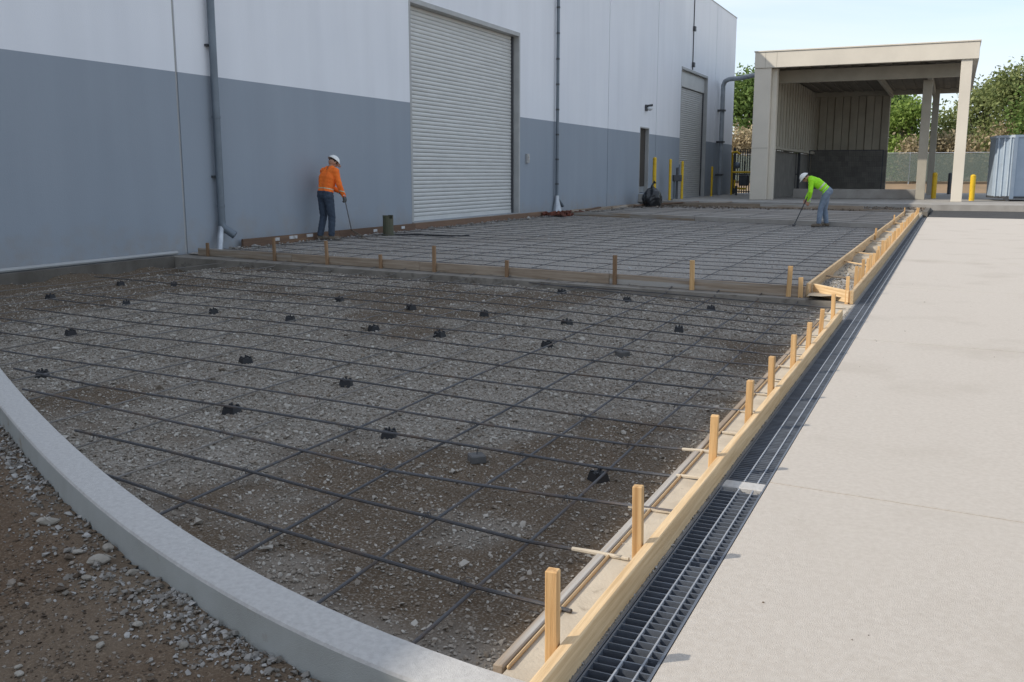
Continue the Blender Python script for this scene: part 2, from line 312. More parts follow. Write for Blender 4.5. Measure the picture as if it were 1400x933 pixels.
stones = bpy.data.collections.new('stone_shapes')        # source shapes, never linked into the scene
for k in range(9):
    bm = bmesh.new(); r = random.Random(k)
    for _ in range(11):
        d = Vector((r.gauss(0, 1), r.gauss(0, 1), r.gauss(0, 1))).normalized() * r.uniform(.38, .55); bm.verts.new((d.x * r.uniform(.8, 1.2), d.y * .85, d.z * .62))
    hv = bmesh.ops.convex_hull(bm, input=bm.verts[:]); bmesh.ops.delete(bm, geom=[q for q in bm.verts if not q.link_faces], context='VERTS')
    me = bpy.data.meshes.new('stone_shape'); bm.to_mesh(me); bm.free(); stones.objects.link(bpy.data.objects.new('stone_shape', me))
def scatter(name, P, S, material, label, cat):
    me = bpy.data.meshes.new(name); me.vertices.add(len(P)); me.vertices.foreach_set('co', np.asarray(P, np.float32).ravel())
    a = me.attributes.new('size', 'FLOAT', 'POINT'); a.data.foreach_set('value', np.asarray(S, np.float32)); me.materials.append(material); me.update()
    o = put(name, me); tag(o, label, cat, None, 'stuff')
    ng = bpy.data.node_groups.new(name + '_nodes', 'GeometryNodeTree'); N = ng.nodes; L = ng.links.new
    ng.interface.new_socket('Geometry', in_out='INPUT', socket_type='NodeSocketGeometry'); ng.interface.new_socket('Geometry', in_out='OUTPUT', socket_type='NodeSocketGeometry')
    gi = N.new('NodeGroupInput'); go = N.new('NodeGroupOutput'); ci = N.new('GeometryNodeCollectionInfo'); ci.inputs['Collection'].default_value = stones
    ci.inputs['Separate Children'].default_value = True; ci.inputs['Reset Children'].default_value = True
    rv = N.new('FunctionNodeRandomValue'); rv.data_type = 'FLOAT_VECTOR'; rv.inputs[0].default_value = (-.5, -.5, 0); rv.inputs[1].default_value = (.5, .5, 6.28)
    at = N.new('GeometryNodeInputNamedAttribute'); at.data_type = 'FLOAT'; at.inputs[0].default_value = 'size'
    ip = N.new('GeometryNodeInstanceOnPoints'); ip.inputs['Pick Instance'].default_value = True; sm = N.new('GeometryNodeSetMaterial'); sm.inputs['Material'].default_value = material
    mp_ = N.new('GeometryNodeMeshToPoints'); L(gi.outputs[0], mp_.inputs[0]); L(mp_.outputs[0], ip.inputs['Points']); L(ci.outputs[0], sm.inputs['Geometry']); L(sm.outputs[0], ip.inputs['Instance'])
    L(rv.outputs[0], ip.inputs['Rotation']); L(at.outputs[0], ip.inputs['Scale']); L(ip.outputs[0], go.inputs[0])
    md = o.modifiers.new('scatter', 'NODES'); md.node_group = ng
    return o
def in_view(P, m=200):
    d = P - np.array(CAM); z = d @ np.array(fw); x = 700 + F_PX * (d @ np.array(rt)) / z; y = 466.5 - F_PX * (d @ np.array(upv)) / z
    return (z > .3) & (x > -m) & (x < 1400 + m) & (y > 100) & (y < 933 + m)
def boardm(A, B, w_, h, ch=.004):          # a plank with its grain along local X
    A = Vector(A); B = Vector(B); L_ = (B - A).length
    return MB().box((0, -w_ / 2, 0), (L_, w_ / 2, h), ch), A, math.atan2((B - A).y, (B - A).x)
def board(name, A, B, w_, h, material, parent=None, tilt=0.0):
    mb, A, an = boardm(A, B, w_, h); o = mb.build(name, material, parent); o.location = A; o.rotation_euler = (0, math.asin(max(-1, min(1, -(Vector(B) - A).z / (Vector(B) - A).length))), an); return o

# ================================================================== SETTING
# ---- terrain: one sheet to the horizon, rising to a dirt bank behind the yard
def terrain():
    xs = [-700, -300, -120, -60, -30, -12, 0, 12, 30, 60, 120, 300, 700]; ys = [-500, -150, -40, 0, 40, 62, 70, 74, 77, 80, 84, 90, 100, 130, 180, 300, 700, 1400]
    V = []; Fc = []
    for y in ys:
        for x in xs:
            t = max(0, min(1, (y - 70) / 10.)); V.append((x, y, -.45 + 1.45 * t * t * (3 - 2 * t) + (random.uniform(-.1, .25) if y > 82 else 0)))
    n = len(xs)
    for j in range(len(ys) - 1):
        for i in range(n - 1): Fc.append((j * n + i, j * n + i + 1, (j + 1) * n + i + 1, (j + 1) * n + i))
    o = MB().add(V, Fc).build('ground', M['dirt'], smooth=True); o['kind'] = 'structure'
terrain()

# ---- curved concrete curb
CI = [(-12.6, 9.15), (-11.5, 8.3), (-9.6, 6.85), (-7.9, 5.7), (-6.36, 4.74), (-4.8, 3.86), (-4.32, 3.57), (-3.65, 3.22), (-3.02, 2.91), (-2.4, 2.65), (-1.89, 2.49), (-1.43, 2.385), (-1.12, 2.33), (-.99, 2.31), (-.72, 2.27)]
def smooth_path(P, n):
    P = [Vector(p) for p in P]; out = []
    for i in range(len(P) - 1):
        a, b, c, d = P[max(i - 1, 0)], P[i], P[i + 1], P[min(i + 2, len(P) - 1)]
        for k in range(n):
            t = k / n; out.append(.5 * ((2 * b) + (c - a) * t + (2 * a - 5 * b + 4 * c - d) * t * t + (3 * b - a - 3 * c + d) * t ** 3))
    return out + [P[-1]]
_c = np.polyfit([p[0] for p in CI], [p[1] for p in CI], 5); CIs = [Vector((x, float(np.polyval(_c, x)))) for x in np.linspace(-12.5, -.72, 76)]
def offset(path, d):
    o = []
    for i, p in enumerate(path):
        t = (path[min(i + 1, len(path) - 1)] - path[max(i - 1, 0)]).normalized(); o.append(p + Vector((t.y, -t.x)) * d)
    return o
CW = .17
prof = [(0, -.12), (0, .112), (.007, .12), (CW - .017, .12), (CW - .006, .116), (CW, .106), (CW + .004, .06), (CW + .012, -.12)]
mb = MB(); rows = [offset(CIs, q[0]) for q in prof]; nC = len(CIs)
mb.add([(rows[k][i].x, rows[k][i].y, prof[k][1]) for i in range(nC) for k in range(len(prof))],
       [(i * 8 + k, (i + 1) * 8 + k, (i + 1) * 8 + k + 1, i * 8 + k + 1) for i in range(nC - 1) for k in range(7)] + [tuple(range(8)), tuple((nC - 1) * 8 + k for k in reversed(range(8)))])
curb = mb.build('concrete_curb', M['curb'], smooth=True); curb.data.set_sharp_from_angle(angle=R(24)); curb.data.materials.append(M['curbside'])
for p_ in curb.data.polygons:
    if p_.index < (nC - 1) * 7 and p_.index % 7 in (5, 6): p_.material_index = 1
tag(curb, 'long curved pale concrete curb sweeping round the near edge of the gravel bed', 'curb')
curb_out = [tuple(p) for p in offset(CIs, CW + .01)]

# ---- near gravel bed
LEDGE = lambda x: 11.45 - (x + .95) * .125          # front of the low ledge under the form
bedpoly = [(p.x, p.y) for p in offset(CIs, .05)] + [(-.72, 2.6), (-1.08, 2.6), (-1.08, LEDGE(-1.08) + .1), (-12.75, LEDGE(-12.75) + .1), (-12.75, 9.4)]
def brown(x, y):
    b = (fbm(x + 3, y * 1.15, .42, 5, 6) - .49) * 7.5 + .10
    b = b + 2.6 * (fbm(x, y, 1.7, 151, 4) - .52) + .6 * np.exp(-(((x + 2.2) / 1.1) ** 2 + ((y - 2.9) / .45) ** 2)) + .4 * np.clip((x + 2.1) * .9, 0, .8) + np.clip((-10.0 - x) * .5, 0, 1.2) + .55 * np.clip((y + x * .125 - 9.9) * .9, 0, 1)
    b = b - .9 * np.exp(-(((x + 6.0) / 2.2) ** 2 + ((y - 6.2) / 1.2) ** 2)) - .6 * np.exp(-(((x + 3.6) / .8) ** 2 + ((y - 3.9) / .35) ** 2)) + .7 * np.exp(-(((x + 2.9) / .7) ** 2 + ((y - 3.35) / .2) ** 2))
    return np.clip(b, 0, 1)
def bedz(x, y):
    t = np.clip((-10.9 - x) / 1.3, 0, 1); dip = -.2 * t * t * (3 - 2 * t) + np.clip((-12.15 - x) / .4, 0, 1) * .26 * fbm(x, y, 1.3, 131, 5) * 1.3
    return dip + .03 * (fbm(x, y, 1.1, 21, 5) - .5) + .012 * (vnoise(x, y, 14, 31) - .5)
M['bed'] = soil_mat('gravelly_subgrade', (.28, .25, .212), (.108, .077, .050), grain=(.25, .215, .175))
relief('gravel_bed', bedpoly, bedz, .045, M['bed'], brown)
def scatter_poly(poly, n, zf, size, dens, seed, sink=.25):
    r = np.random.default_rng(seed); xs = [p[0] for p in poly]; ys = [p[1] for p in poly]
    x = r.uniform(min(xs), max(xs), n); y = r.uniform(min(ys), max(ys), n); k = inside(x, y, poly); x, y = x[k], y[k]
    k = r.random(len(x)) < dens(x, y); x, y = x[k], y[k]; s = size(r, len(x), x, y); P = np.stack([x, y, zf(x, y) + s * sink], 1); k = in_view(P); return P[k], s[k]
dist = lambda x, y: np.hypot(x, y)
P1, S1 = scatter_poly(bedpoly, 760000, bedz, lambda r, n, x, y: np.exp(r.normal(-4.5, .45, n)) * (1 + .06 * np.clip(dist(x, y) - 4, 0, 10)),
                      lambda x, y: np.clip(1.3 - brown(x, y) * 1.1, .22, 1) * np.clip(5.2 / dist(x, y), .22, 1), 3, .18)
scatter('bed_gravel', P1, S1, M['gravel'], 'loose grey crushed gravel covering the near subgrade under the rebar', 'gravel')

# ---- dirt verge outside the curb
verge = [(-14, -3), (-.72, -3), (-.72, 2.05)] + [tuple(p) for p in reversed(curb_out)] + [(-14, 10)]
def curbd(x, y):
    d = np.full(len(x), 9.)
    for (ax, ay), (bx, by) in zip(curb_out[:-1], curb_out[1:]):
        t = np.clip(((x - ax) * (bx - ax) + (y - ay) * (by - ay)) / ((bx - ax) ** 2 + (by - ay) ** 2), 0, 1); d = np.minimum(d, np.hypot(x - ax - t * (bx - ax), y - ay - t * (by - ay)))
    return d
vz = lambda x, y: -.005 - .05 * np.clip(curbd(x, y) - .1, 0, 1) + .05 * (fbm(x, y, 1.6, 41, 5) - .5) + .018 * (vnoise(x, y, 14, 51) - .5)
M['verge'] = soil_mat('brown_topsoil', (.115, .076, .048), (.18, .14, .10), grain=(.20, .15, .105))
relief('dirt_verge', verge, vz, .035, M['verge'], lambda x, y: np.clip((fbm(x, y, 1.4, 61) - .5) * 4, 0, 1) * .6 + np.clip(1 - curbd(x, y) / .25, 0, 1) * .6)
Pv, Sv = scatter_poly([(-7.5, -.5), (-.72, -.5), (-.72, 2.05)] + [tuple(p) for p in reversed(curb_out)][:-10] + [(-7.5, 6)], 300000, vz, lambda r, n, x, y: np.exp(r.normal(-4.7, .5, n)), lambda x, y: .25 + .75 * np.clip((fbm(x, y, 3, 141) - .4) * 4, 0, 1), 8, .15)
scatter('verge_crumbs', Pv, Sv, M['dirtclod'], 'crumbs of brown soil and grit on the dirt outside the curb', 'soil')
Pc, Sc = scatter_poly([(-7.5, 0), (-.72, 0), (-.72, 2.05)] + [tuple(p) for p in reversed(curb_out)][:-10] + [(-7.5, 6)], 330000, vz, lambda r, n, x, y: np.clip(np.exp(r.normal(-4.15, .5, n)), 0, .042) * (1.05 - .6 * np.clip(curbd(x, y), 0, .5)),
                      lambda x, y: np.clip(np.exp(-(curbd(x, y) / (.07 + .14 * vnoise(x, y, 1.2, 71))) ** 2) * 1.25 + .02, 0, 1) * np.clip((fbm(x, y, 2.2, 81) - .25) * 3, .15, 1), 9, .22)
scatter('verge_gravel', Pc, Sc, M['paleg'], 'pale gravel spilled along the outer foot of the curb', 'gravel')
def rock(name, c, size, seed, label, flat=.5, rz=0):
    bm = bmesh.new(); r = random.Random(seed)
    for _ in range(26):
        d = Vector((r.gauss(0, 1), r.gauss(0, 1), r.gauss(0, 1))).normalized() * r.uniform(.42, .5); bm.verts.new((d.x * size[0], d.y * size[1], d.z * size[0] * flat))
    bmesh.ops.convex_hull(bm, input=bm.verts[:]); bmesh.ops.delete(bm, geom=[q for q in bm.verts if not q.link_faces], context='VERTS')
    bmesh.ops.bevel(bm, geom=bm.edges[:], offset=size[0] * .035, segments=1, affect='EDGES')
    me = bpy.data.meshes.new(name); bm.to_mesh(me); bm.free(); me.materials.append(M['rock'])
    z = float(vz(np.array([c.x]), np.array([c.y]))[0]); o = put(name, me, None, (c.x, c.y, z + size[0] * flat * .34), (r.uniform(-.2, .2), r.uniform(-.2, .2), rz)); tag(o, label, 'rock', 'larger rocks on the dirt outside the curb')
for px, py, sz, sd_, fl, rz, lab in [
        (133, 770, (.125, .062), 1, .38, .5, 'long flat cream rock, biggest on the dirt beside the curb'), (66, 716, (.10, .062), 2, .42, .9, 'blocky tan rock at the edge of the gravel left of the biggest rock'),
        (148, 752, (.06, .045), 3, .6, 0, 'small pale rock touching the curb side of the biggest rock'), (250, 884, (.042, .034), 4, .6, .4, 'round white cobble alone on brown dirt nearest the lower curb'),
        (188, 856, (.04, .032), 5, .6, 1, 'pale cobble by itself between the curb gravel and bare soil'), (128, 872, (.034, .024), 6, .5, .3, 'pale pebble, upper of the close pair on bare soil'),
        (137, 881, (.034, .028), 7, .6, 1.6, 'pale pebble, lower of the close pair on bare soil'), (25, 913, (.034, .026), 8, .6, .2, 'white pebble near the lower left corner of the photo'),
        (24, 902, (.03, .018), 12, .6, 1.3, 'upright white pebble just above another in the lower left corner'), (118, 792, (.055, .03), 9, .45, .1, 'flat pale chip just in front of the biggest rock'),
        (182, 785, (.055, .04), 10, .5, .4, 'angular grey rock in the gravel right of the biggest rock'), (107, 755, (.05, .034), 11, .5, .7, 'white rock in gravel above the biggest rock')]:
    rock('rock', G(px, py, 0), (sz[0] * 1.12, sz[1] * 1.12), sd_, lab, fl, rz)

# ---- ledge, far beds, kerbs and pads
o = MB().prism([(-12.74, LEDGE(-12.74) + .02), (-1.0, LEDGE(-1.0)), (-1.0, 14.5), (-12.74, 16)], -.3, .092).build('concrete_ledge', M['ledge']); o['kind'] = 'structure'
MIDF = lambda x: 27.0 - (x + 1.5) * .42; BACKF = lambda x: 38.7 - (x + 1.46) * .33; FORM = lambda x: 11.78 - (x + 1.6) * .146
far1 = [(-12.74, FORM(-12.74) + .03), (-1.47, FORM(-1.47) + .03), (-1.47, MIDF(-1.47)), (-12.74, MIDF(-12.74))]
far2 = [(-12.74, MIDF(-12.74) + .1), (-1.47, MIDF(-1.47) + .1), (-1.47, BACKF(-1.47)), (-12.74, BACKF(-12.74))]
M['far'] = soil_mat('compacted_base_course', (.315, .287, .252), (.25, .22, .185), grain=(.385, .355, .318))
fz = lambda x, y: .112 + .012 * (fbm(x, y, .8, 91, 4) - .5)
relief('far_base_course', far1, fz, .12, M['far'], lambda x, y: np.clip((fbm(x, y, .35, 101) - .5) * 4, 0, 1))
relief('back_base_course', far2, lambda x, y: fz(x, y) + .02, .2, M['far'], lambda x, y: np.clip((fbm(x, y, .35, 111) - .45) * 4, 0, 1))
Pf, Sf = scatter_poly(far1, 130000, fz, lambda r, n, x, y: np.exp(r.normal(-3.9, .35, n)), lambda x, y: np.full(len(x), .5), 13, .05)
scatter('base_course_stones', Pf, Sf, M['gravelfine'], 'fine grey stones pressed into the far base course', 'gravel')
o = MB().box((-12.62, -25, -.6), (-12.5, LEDGE(-12.6), .105)).build('wall_footing', M['footing']); o['kind'] = 'structure'
o = MB().prism([(-12.74, BACKF(-12.74) + .12), (-.75, BACKF(-.75) + .12), (-.75, 43.4), (-12.74, 43.9)], -.3, .17).build('rough_soil_strip', M['footing']); o['kind'] = 'structure'
o = MB().prism([(-12.79, 43.9), (-12.79, 70), (60, 70), (60, 43.35), (-.75, 43.4)], -.4, .30).build('yard_concrete_pad', M['padcon']); o['kind'] = 'structure'
o = MB().prism([(-.69, 35.62), (60, 33), (60, 43.35), (-.69, 43.4)], -.4, .055).build('dark_ground_strip', M['dark_ground']); o['kind'] = 'structure'  # near-black strip between the pavement end and the yard pad

# ---- the finished pavement: cast panels with tooled joints
pave = empty('concrete_pavement', (0, 0, 0)); pave['kind'] = 'structure'
JY = [-12, -4.3, .05, 4.47, 8.88, 13.25, 17.7, 22.2, 26.7, 31.2, 35.55]
for i in range(len(JY) - 1):
    for j, (xa, xb) in enumerate(((-.692, 6.0), (6.0, 14.0))):
        y0 = JY[i]; y1 = JY[i + 1]; g_ = .002; sk = lambda x, y: y - (x + .69) * .09 if y > 0 else y
        bm = bmesh.new(); q = [(xa + (g_ if j else 0), sk(xa, y0) + g_), (xb - g_, sk(xb, y0) + g_), (xb - g_, sk(xb, y1) - g_), (xa + (g_ if j else 0), sk(xa, y1) - g_)]
        b_ = [bm.verts.new((x, y, -.15)) for x, y in q]; t_ = [bm.verts.new((x, y, .1)) for x, y in q]
        bm.faces.new(t_); bm.faces.new(b_[::-1])
        for k in range(4): bm.faces.new((b_[k], b_[(k + 1) % 4], t_[(k + 1) % 4], t_[k]))
        bmesh.ops.bevel(bm, geom=[e for e in bm.edges if all(v.co.z > .05 for v in e.verts)], offset=.004, segments=2, affect='EDGES')
        me = bpy.data.meshes.new('slab_panel'); bm.to_mesh(me); bm.free(); me.materials.append(M['concrete']); put('slab_panel', me, pave)
MB().prism([(-.68, -12), (14, -12), (14, 32.5), (-.68, 35.0)], -.3, .085).build('joint_bed', M['padcon'], pave)

Pg = np.stack([RNG.uniform(-.6, 2.6, 130), RNG.uniform(2.2, 14, 130), np.full(130, .101)], 1); scatter('pavement_specks', Pg, np.exp(RNG.normal(-5.3, .5, 130)), M['dirtclod'], 'dark specks of grit on the pale pavement', 'grit')
# ---- trench drain
dr = empty('trench_drain', (-.8, 2, 0), 0, 'long dark trench drain channel running between the form boards and pavement', 'drain'); DRX0, DRX1 = -.897, -.692
MB().box((-.11, -14, -.16), (.115, 36, -.1)).build('channel_floor', M['channel'], dr)
MB().box((-.128, -14, -.2), (-.1, 36, .088)).build('channel_side', M['padcon'], dr)
MB().box((.1, -14, -.2), (.105, 33.4, .098)).build('channel_rim', M['gratedk'], dr)
MB().box((-.1, -14, .03), (-.094, 33.4, .094)).build('channel_rim', M['gratedk'], dr)
MB().box((-.094, 4.40 - 2 - .05, -.06), (.1, 4.40 - 2 + .05, .094), .004).build('cross_support', M['curb'], dr)
def grate(y0, y1, pitch, lab, joined=False):
    g_ = empty('drain_grate', ((DRX0 + DRX1) / 2, y0, .094), 0, lab, 'grate', 'grates laid in the trench drain'); L_ = y1 - y0; hw = .092
    bar = MB().box((-hw, -.0026, -.032), (hw, .0026, 0)).mesh('cross_bar', M['gratedk'])
    n = int(L_ / pitch)
    if joined:
        mb = MB()
        for k in range(n): mb.box((-hw, k * pitch + .01, -.03), (hw, k * pitch + .016, 0))
        mb.build('cross_bars', M['gratedk'], g_)['kind'] = 'stuff'
    else:
        for k in range(n): put('cross_bar', bar, g_, (0, k * pitch + .012, 0))
    for x in (-.012, .052): MB().box((x - .0032, 0, -.012), (x + .0032, L_ - .01, .0015), .001).build('long_rod', M['grate'], g_)
    for x in (-hw, hw): MB().box((x - .003, 0, -.034), (x + .003, L_ - .01, .001)).build('side_bar', M['gratedk'], g_)
grate(1.55, 4.345, .046, 'short open grate of wide-spaced bars nearest the camera')
grate(4.455, 11.3, .031, 'long close-barred drain grate beyond the concrete cross support')
grate(11.32, 35.3, .034, 'farthest stretch of drain grate beside the rows of far stakes', True)
# grout and pebbles along the left lip
Pl = np.stack([RNG.uniform(-.935, -.905, 2600), RNG.uniform(2.2, 11, 2600) ** 1, np.full(2600, .095)], 1); scatter('lip_grit', Pl, np.exp(RNG.normal(-4.75, .35, 2600)), M['paleg'], 'white grit and mortar crumbs along the left lip of the drain', 'grit')

# ---- screed strip beside the near form, and the trench of the far form
o = MB().box((-1.12, 2.36, -.1), (-.93, 11.6, .078), .004).build('screed_strip', M['strip']); o['kind'] = 'structure'
o = MB().box((-.945, 2.36, -.1), (-.9281, 40, .0865)).build('mortar_bed', M['strip']); o['kind'] = 'structure'
trench = [(-1.46, 11.5), (-.93, 11.5), (-.93, 40), (-1.46, 40)]
tz = lambda x, y: .045 + .10 * np.clip((fbm(x * 1.2, y, 1.3, 121, 4) - .40) * 6, 0, 1) + .03 * np.clip((x + 1.3) * 3, 0, 1)
M['trench'] = soil_mat('sand_fill', (.40, .335, .25), (.16, .125, .09), grain=(.46, .40, .31))
relief('sand_trench', trench, tz, .04, M['trench'], lambda x, y: np.clip((.46 - fbm(x * 1.2, y, 1.3, 121, 4)) * 8, 0, 1))
Pt, St = scatter_poly([(-1.42, 11.9), (-1.0, 11.9), (-1.0, 17), (-1.42, 17)], 9000, tz, lambda r, n, x, y: np.exp(r.normal(-3.9, .4, n)), lambda x, y: np.clip(np.exp(-((y - 13) / .9) ** 2) + .1, 0, 1), 15, .2)
scatter('trench_gravel', Pt, St, M['paleg'], 'heap of tan gravel between the two far form boards', 'gravel')

# ================================================================== WAREHOUSE
bld = empty('warehouse', (WALLX, 20, 0), 0, 'large tilt-up warehouse, white above and blue-grey below, with roller doors', 'building')
def bp(mb, name, m_, smooth=False, parent=None):           # geometry given in world space, parented to the building
    o = mb.build(name, m_, parent or bld, smooth); par = parent or bld
    org = Vector((WALLX, 20, 0)); o.data.transform(Matrix.Translation(-org)); return o
def wall_panel(y0, y1, ops=()):
    mb = MB(); x0, x1 = WALLX - .28, WALLX
    ys = sorted({y0 + .03, y1 - .03, *[q for o in ops for q in o[:2]]})
    for a, b in zip(ys[:-1], ys[1:]):
        op = [o for o in ops if o[0] <= a + 1e-6 and o[1] >= b - 1e-6]
        if op:
            _, _, za, zb = op[0]; mb.box((x0, a, zb), (x1, b, ROOF))
            if za > -.4: mb.box((x0, a, -.6), (x1, b, za))
        else: mb.box((x0, a, -.6), (x1, b, ROOF))
    return bp(mb, 'wall_panel', M['wall'])
D1 = (21.78, 28.49, .30, 5.84); MD = (41.65, 43.08, .70, 3.62); D2 = (48.58, 54.11, .30, 6.78)
for a, b, ops in [(-40, -22, ()), (-22, -10, ()), (-10, 1.6, ()), (1.6, 13.51, ()), (13.51, 37.29, (D1,)), (37.29, 44.18, (MD,)), (44.18, 56.06, (D2,)), (56.06, 61.3, ())]: wall_panel(a, b, ops)
for y in (-22, -10, 1.6, 13.51, 37.29, 44.18, 56.06): bp(MB().box((WALLX - .2, y - .0295, -.4), (WALLX - .022, y + .0295, ROOF - .05)), 'joint_sealant', M['jamb'])
bp(MB().box((WALLX - .27, 61.3, -.6), (WALLX - 40, 61.0, ROOF - .01)), 'end_wall', M['wall'])
bp(MB().box((WALLX - 40, -40, -.6), (WALLX - 39.7, 61, ROOF - .01)), 'rear_wall', M['wall'])
bp(MB().box((WALLX - 39.7, -39.9, -.6), (WALLX - .3, -39.6, ROOF - .01)), 'end_wall', M['wall'])
bp(MB().box((WALLX - 39.8, -39.5, ROOF - .7), (WALLX - .285, 60.95, ROOF - .5)), 'roof', M['padcon'])
bp(MB().box((WALLX - .3, -40, ROOF), (WALLX + .025, 61.33, ROOF + .05), .006), 'parapet_coping', M['jamb'])
def roller(D, top, n_head=0):
    y0, y1, z0, z1 = D; X = WALLX - .25; rd = empty('roller_door', (X - WALLX, y0 - 20, z0)); rd.parent = bld; L_ = y1 - y0 + .3
    pr = [(-.012, 0), (.004, .004), (.014, .02), (.02, .05), (.016, .08), (.006, .098), (-.012, .1)]
    mb = MB(); mb.add([(x, yy, z) for yy in (-.15, L_ - .15) for x, z in pr], [(i, i + 1, 8 + i, 7 + i) for i in range(6)])
    sl = mb.mesh('slat', M['door'], True); n = int((top - z0 - .12) / .106)
    for k in range(n): put('slat', sl, rd, (0, 0, .12 + k * .106))
    MB().box((-.03, -.15, 0), (.025, L_ - .15, .115), .006).build('bottom_bar', M['door'], rd)
    MB().box((-.06, -.15, 0), (-.02, L_ - .15, z1 - z0 + .3)).build('curtain_back', M['dkgrey'], rd)
    MB().box((-.0, y1 - y0 - .085, .0), (.07, y1 - y0 - .005, z1 - z0)).build('guide_rail', M['dkgrey'], rd)
    MB().box((-.0, .005, .0), (.07, .085, z1 - z0)).build('guide_rail', M['dkgrey'], rd)
    if top < z1 - .1: MB().box((-.02, -.1, top - z0 + .01), (.10, L_ - .2, z1 - z0 + .2), .01).build('door_hood', M['door'], rd)
    return rd
roller(D1, D1[3] + .1); roller(D2, 5.95)
for D, s_ in ((D1, 0), (D2, 1)):       # jamb trims proud of the wall by a little, and the lintel
    bp(MB().box((WALLX - .24, D[1] - .004, D[2]), (WALLX + .012, D[1] + .09, D[3] + .1), .004), 'jamb', M['jamb'])
    bp(MB().box((WALLX - .24, D[0] - .09, D[2]), (WALLX + .006, D[0] + .004, D[3] + .1), .004), 'jamb', M['jamb'])
    bp(MB().box((WALLX - .24, D[0] + .006, D[3] - .02), (WALLX + .014, D[1] - .006, D[3] + .1), .004), 'lintel', M['jamb'])
    bp(MB().box((WALLX - .24, D[0] - .1, .02), (WALLX + .07, D[1] + .1, D[2] - .004), .004), 'threshold', M['padcon'])
md = empty('personnel_door', (-.16, MD[0] - 20, MD[2])); md.parent = bld; dl = MD[1] - MD[0]; dh = MD[3] - MD[2]
MB().box((-.05, .06, .02), (0, dl - .06, dh - .05), .004).build('door_leaf', M['mandoor'], md)
MB().box((-.1, dl - .055, 0), (.165, dl, dh)).box((-.1, 0, 0), (.165, .055, dh)).box((-.1, .056, dh - .055), (.165, dl - .056, dh)).build('door_frame', M['jamb'], md)
MB().tube([(.01, .18, 1.05), (.06, .18, 1.05), (.07, .2, 1.05), (.07, .32, 1.05)], .012, 8).build('handle', M['galvlt'], md)
MB().box((.0, .1, .02), (.012, dl - .1, .28)).build('kick_plate', M['galvlt'], md)
bp(MB().box((WALLX + .002, MD[0] - .05, .3), (WALLX + .35, MD[1] + .1, .66), .01), 'door_step', M['padcon'])
# downpipes
def bracket(mb, x, y, z, r): mb.box((WALLX, y - r - .03, z - .02), (WALLX + x, y + r + .03, z + .02)); return mb
y1 = 14.36; X = WALLX + .11
dp = bp(MB().tube([(X, y1, ROOF - .3), (X, y1, 2.4), (X, y1, .62)], .07, 14), 'downspout', M['galv'], True)
def sub(mb, name, m_, par, smooth=True):
    o = mb.build(name, m_, par, smooth); o.data.transform(Matrix.Translation(-Vector((WALLX, 20, 0)))); return o
sub(MB().tube([(X, y1, .66), (X, y1, .58), (X + .03, y1 + .02, .53), (X + .19, y1 + .13, .385)], [.075, .077, .075, .075], 14), 'elbow', M['galv'], dp)
sub(MB().tube([(X + .1905, y1 + .1305, .3845), (X + .194, y1 + .1335, .381)], .066, 14), 'spout_mouth_shade', M['black'], dp)  # black disc paints the dark of an open mouth onto the capped elbow
sub(MB().tube([(X, y1 - .02, .55), (X + .02, y1 - .06, .45), (X + .1, y1 - .2, .22), (X + .13, y1 - .25, .08)], .06, 14), 'shoe', M['galvlt'], dp)
for z in (8.2, 5.4, 2.6, .95): sub(MB().tube([(X, y1, z - .025), (X, y1, z + .025)], .079, 14), 'pipe_collar', M['galv'], dp)
for z in (9.2, 6.4, 3.9, 1.5): sub(bracket(MB(), .06, y1, z, .07), 'bracket', M['dkgrey'], dp, False)
y2 = 31.55; dp2 = bp(MB().tube([(X, y2, ROOF - .3), (X, y2, .75)], .055, 12), 'downspout', M['galv'], True)
sub(MB().tube([(X, y2, .8), (X, y2, .66), (X + .02, y2 - .04, .4), (X + .04, y2 - .08, .14)], [.075, .085, .14, .2], 14), 'flared_shoe', M['galvlt'], dp2)
sub(MB().tube([(X, y2, .72), (X + .06, y2 + .1, .6), (X + .12, y2 + .28, .42)], .06, 12), 'elbow', M['galv'], dp2)
for z in np.arange(1.2, 10, .85): sub(MB().tube([(X, y2, z - .03), (X, y2, z + .03)], .063, 12), 'pipe_collar', M['dkgrey'], dp2)
cnd = bp(MB().tube([(WALLX + .03, 50.6, ROOF - .1), (WALLX + .03, 50.6, 6.9)], .025, 8), 'conduit', M['dkgrey'], True)
for z in (8.95, 7.15): sub(MB().box((WALLX + .001, 50.5, z - .12), (WALLX + .13, 50.72, z + .12), .01), 'junction_box', M['dkgrey'], cnd, False)
# white base trim left of the form
bp(MB().tube([(WALLX + .06, -20, .13), (WALLX + .06, 6, .13), (WALLX + .06, 13.2, .14)], .035, 8), 'base_pipe', M['jamb'], True)

# wall lamp, switch box
lp = empty('wall_lamp', (WALLX, 42.4, 4.46), 0, 'small dark floodlight with clear lens on the white wall above the narrow door', 'lamp')
MB().box((.001, -.11, -.13), (.09, .11, .15), .02).build('lamp_housing', M['dkgrey'], lp); MB().sphere((.17, .09, -.02), (.14, .14, .1), 14, 8).build('lens', M['lampglass'], lp, True)
MB().tube([(.1, .03, .1), (.3, .12, .13)], .05, 8).build('lamp_arm', M['dkgrey'], lp)
sw = empty('switch_box', (WALLX, 29.12, 2.05), 0, 'small white electrical box on the grey wall beside the big roller door', 'electrical box')
MB().box((.001, -.09, -.15), (.08, .09, .15), .01).build('box_body', M['jamb'], sw); MB().box((.081, -.04, -.06), (.1, .04, .07), .006).build('box_switch', M['white'], sw)

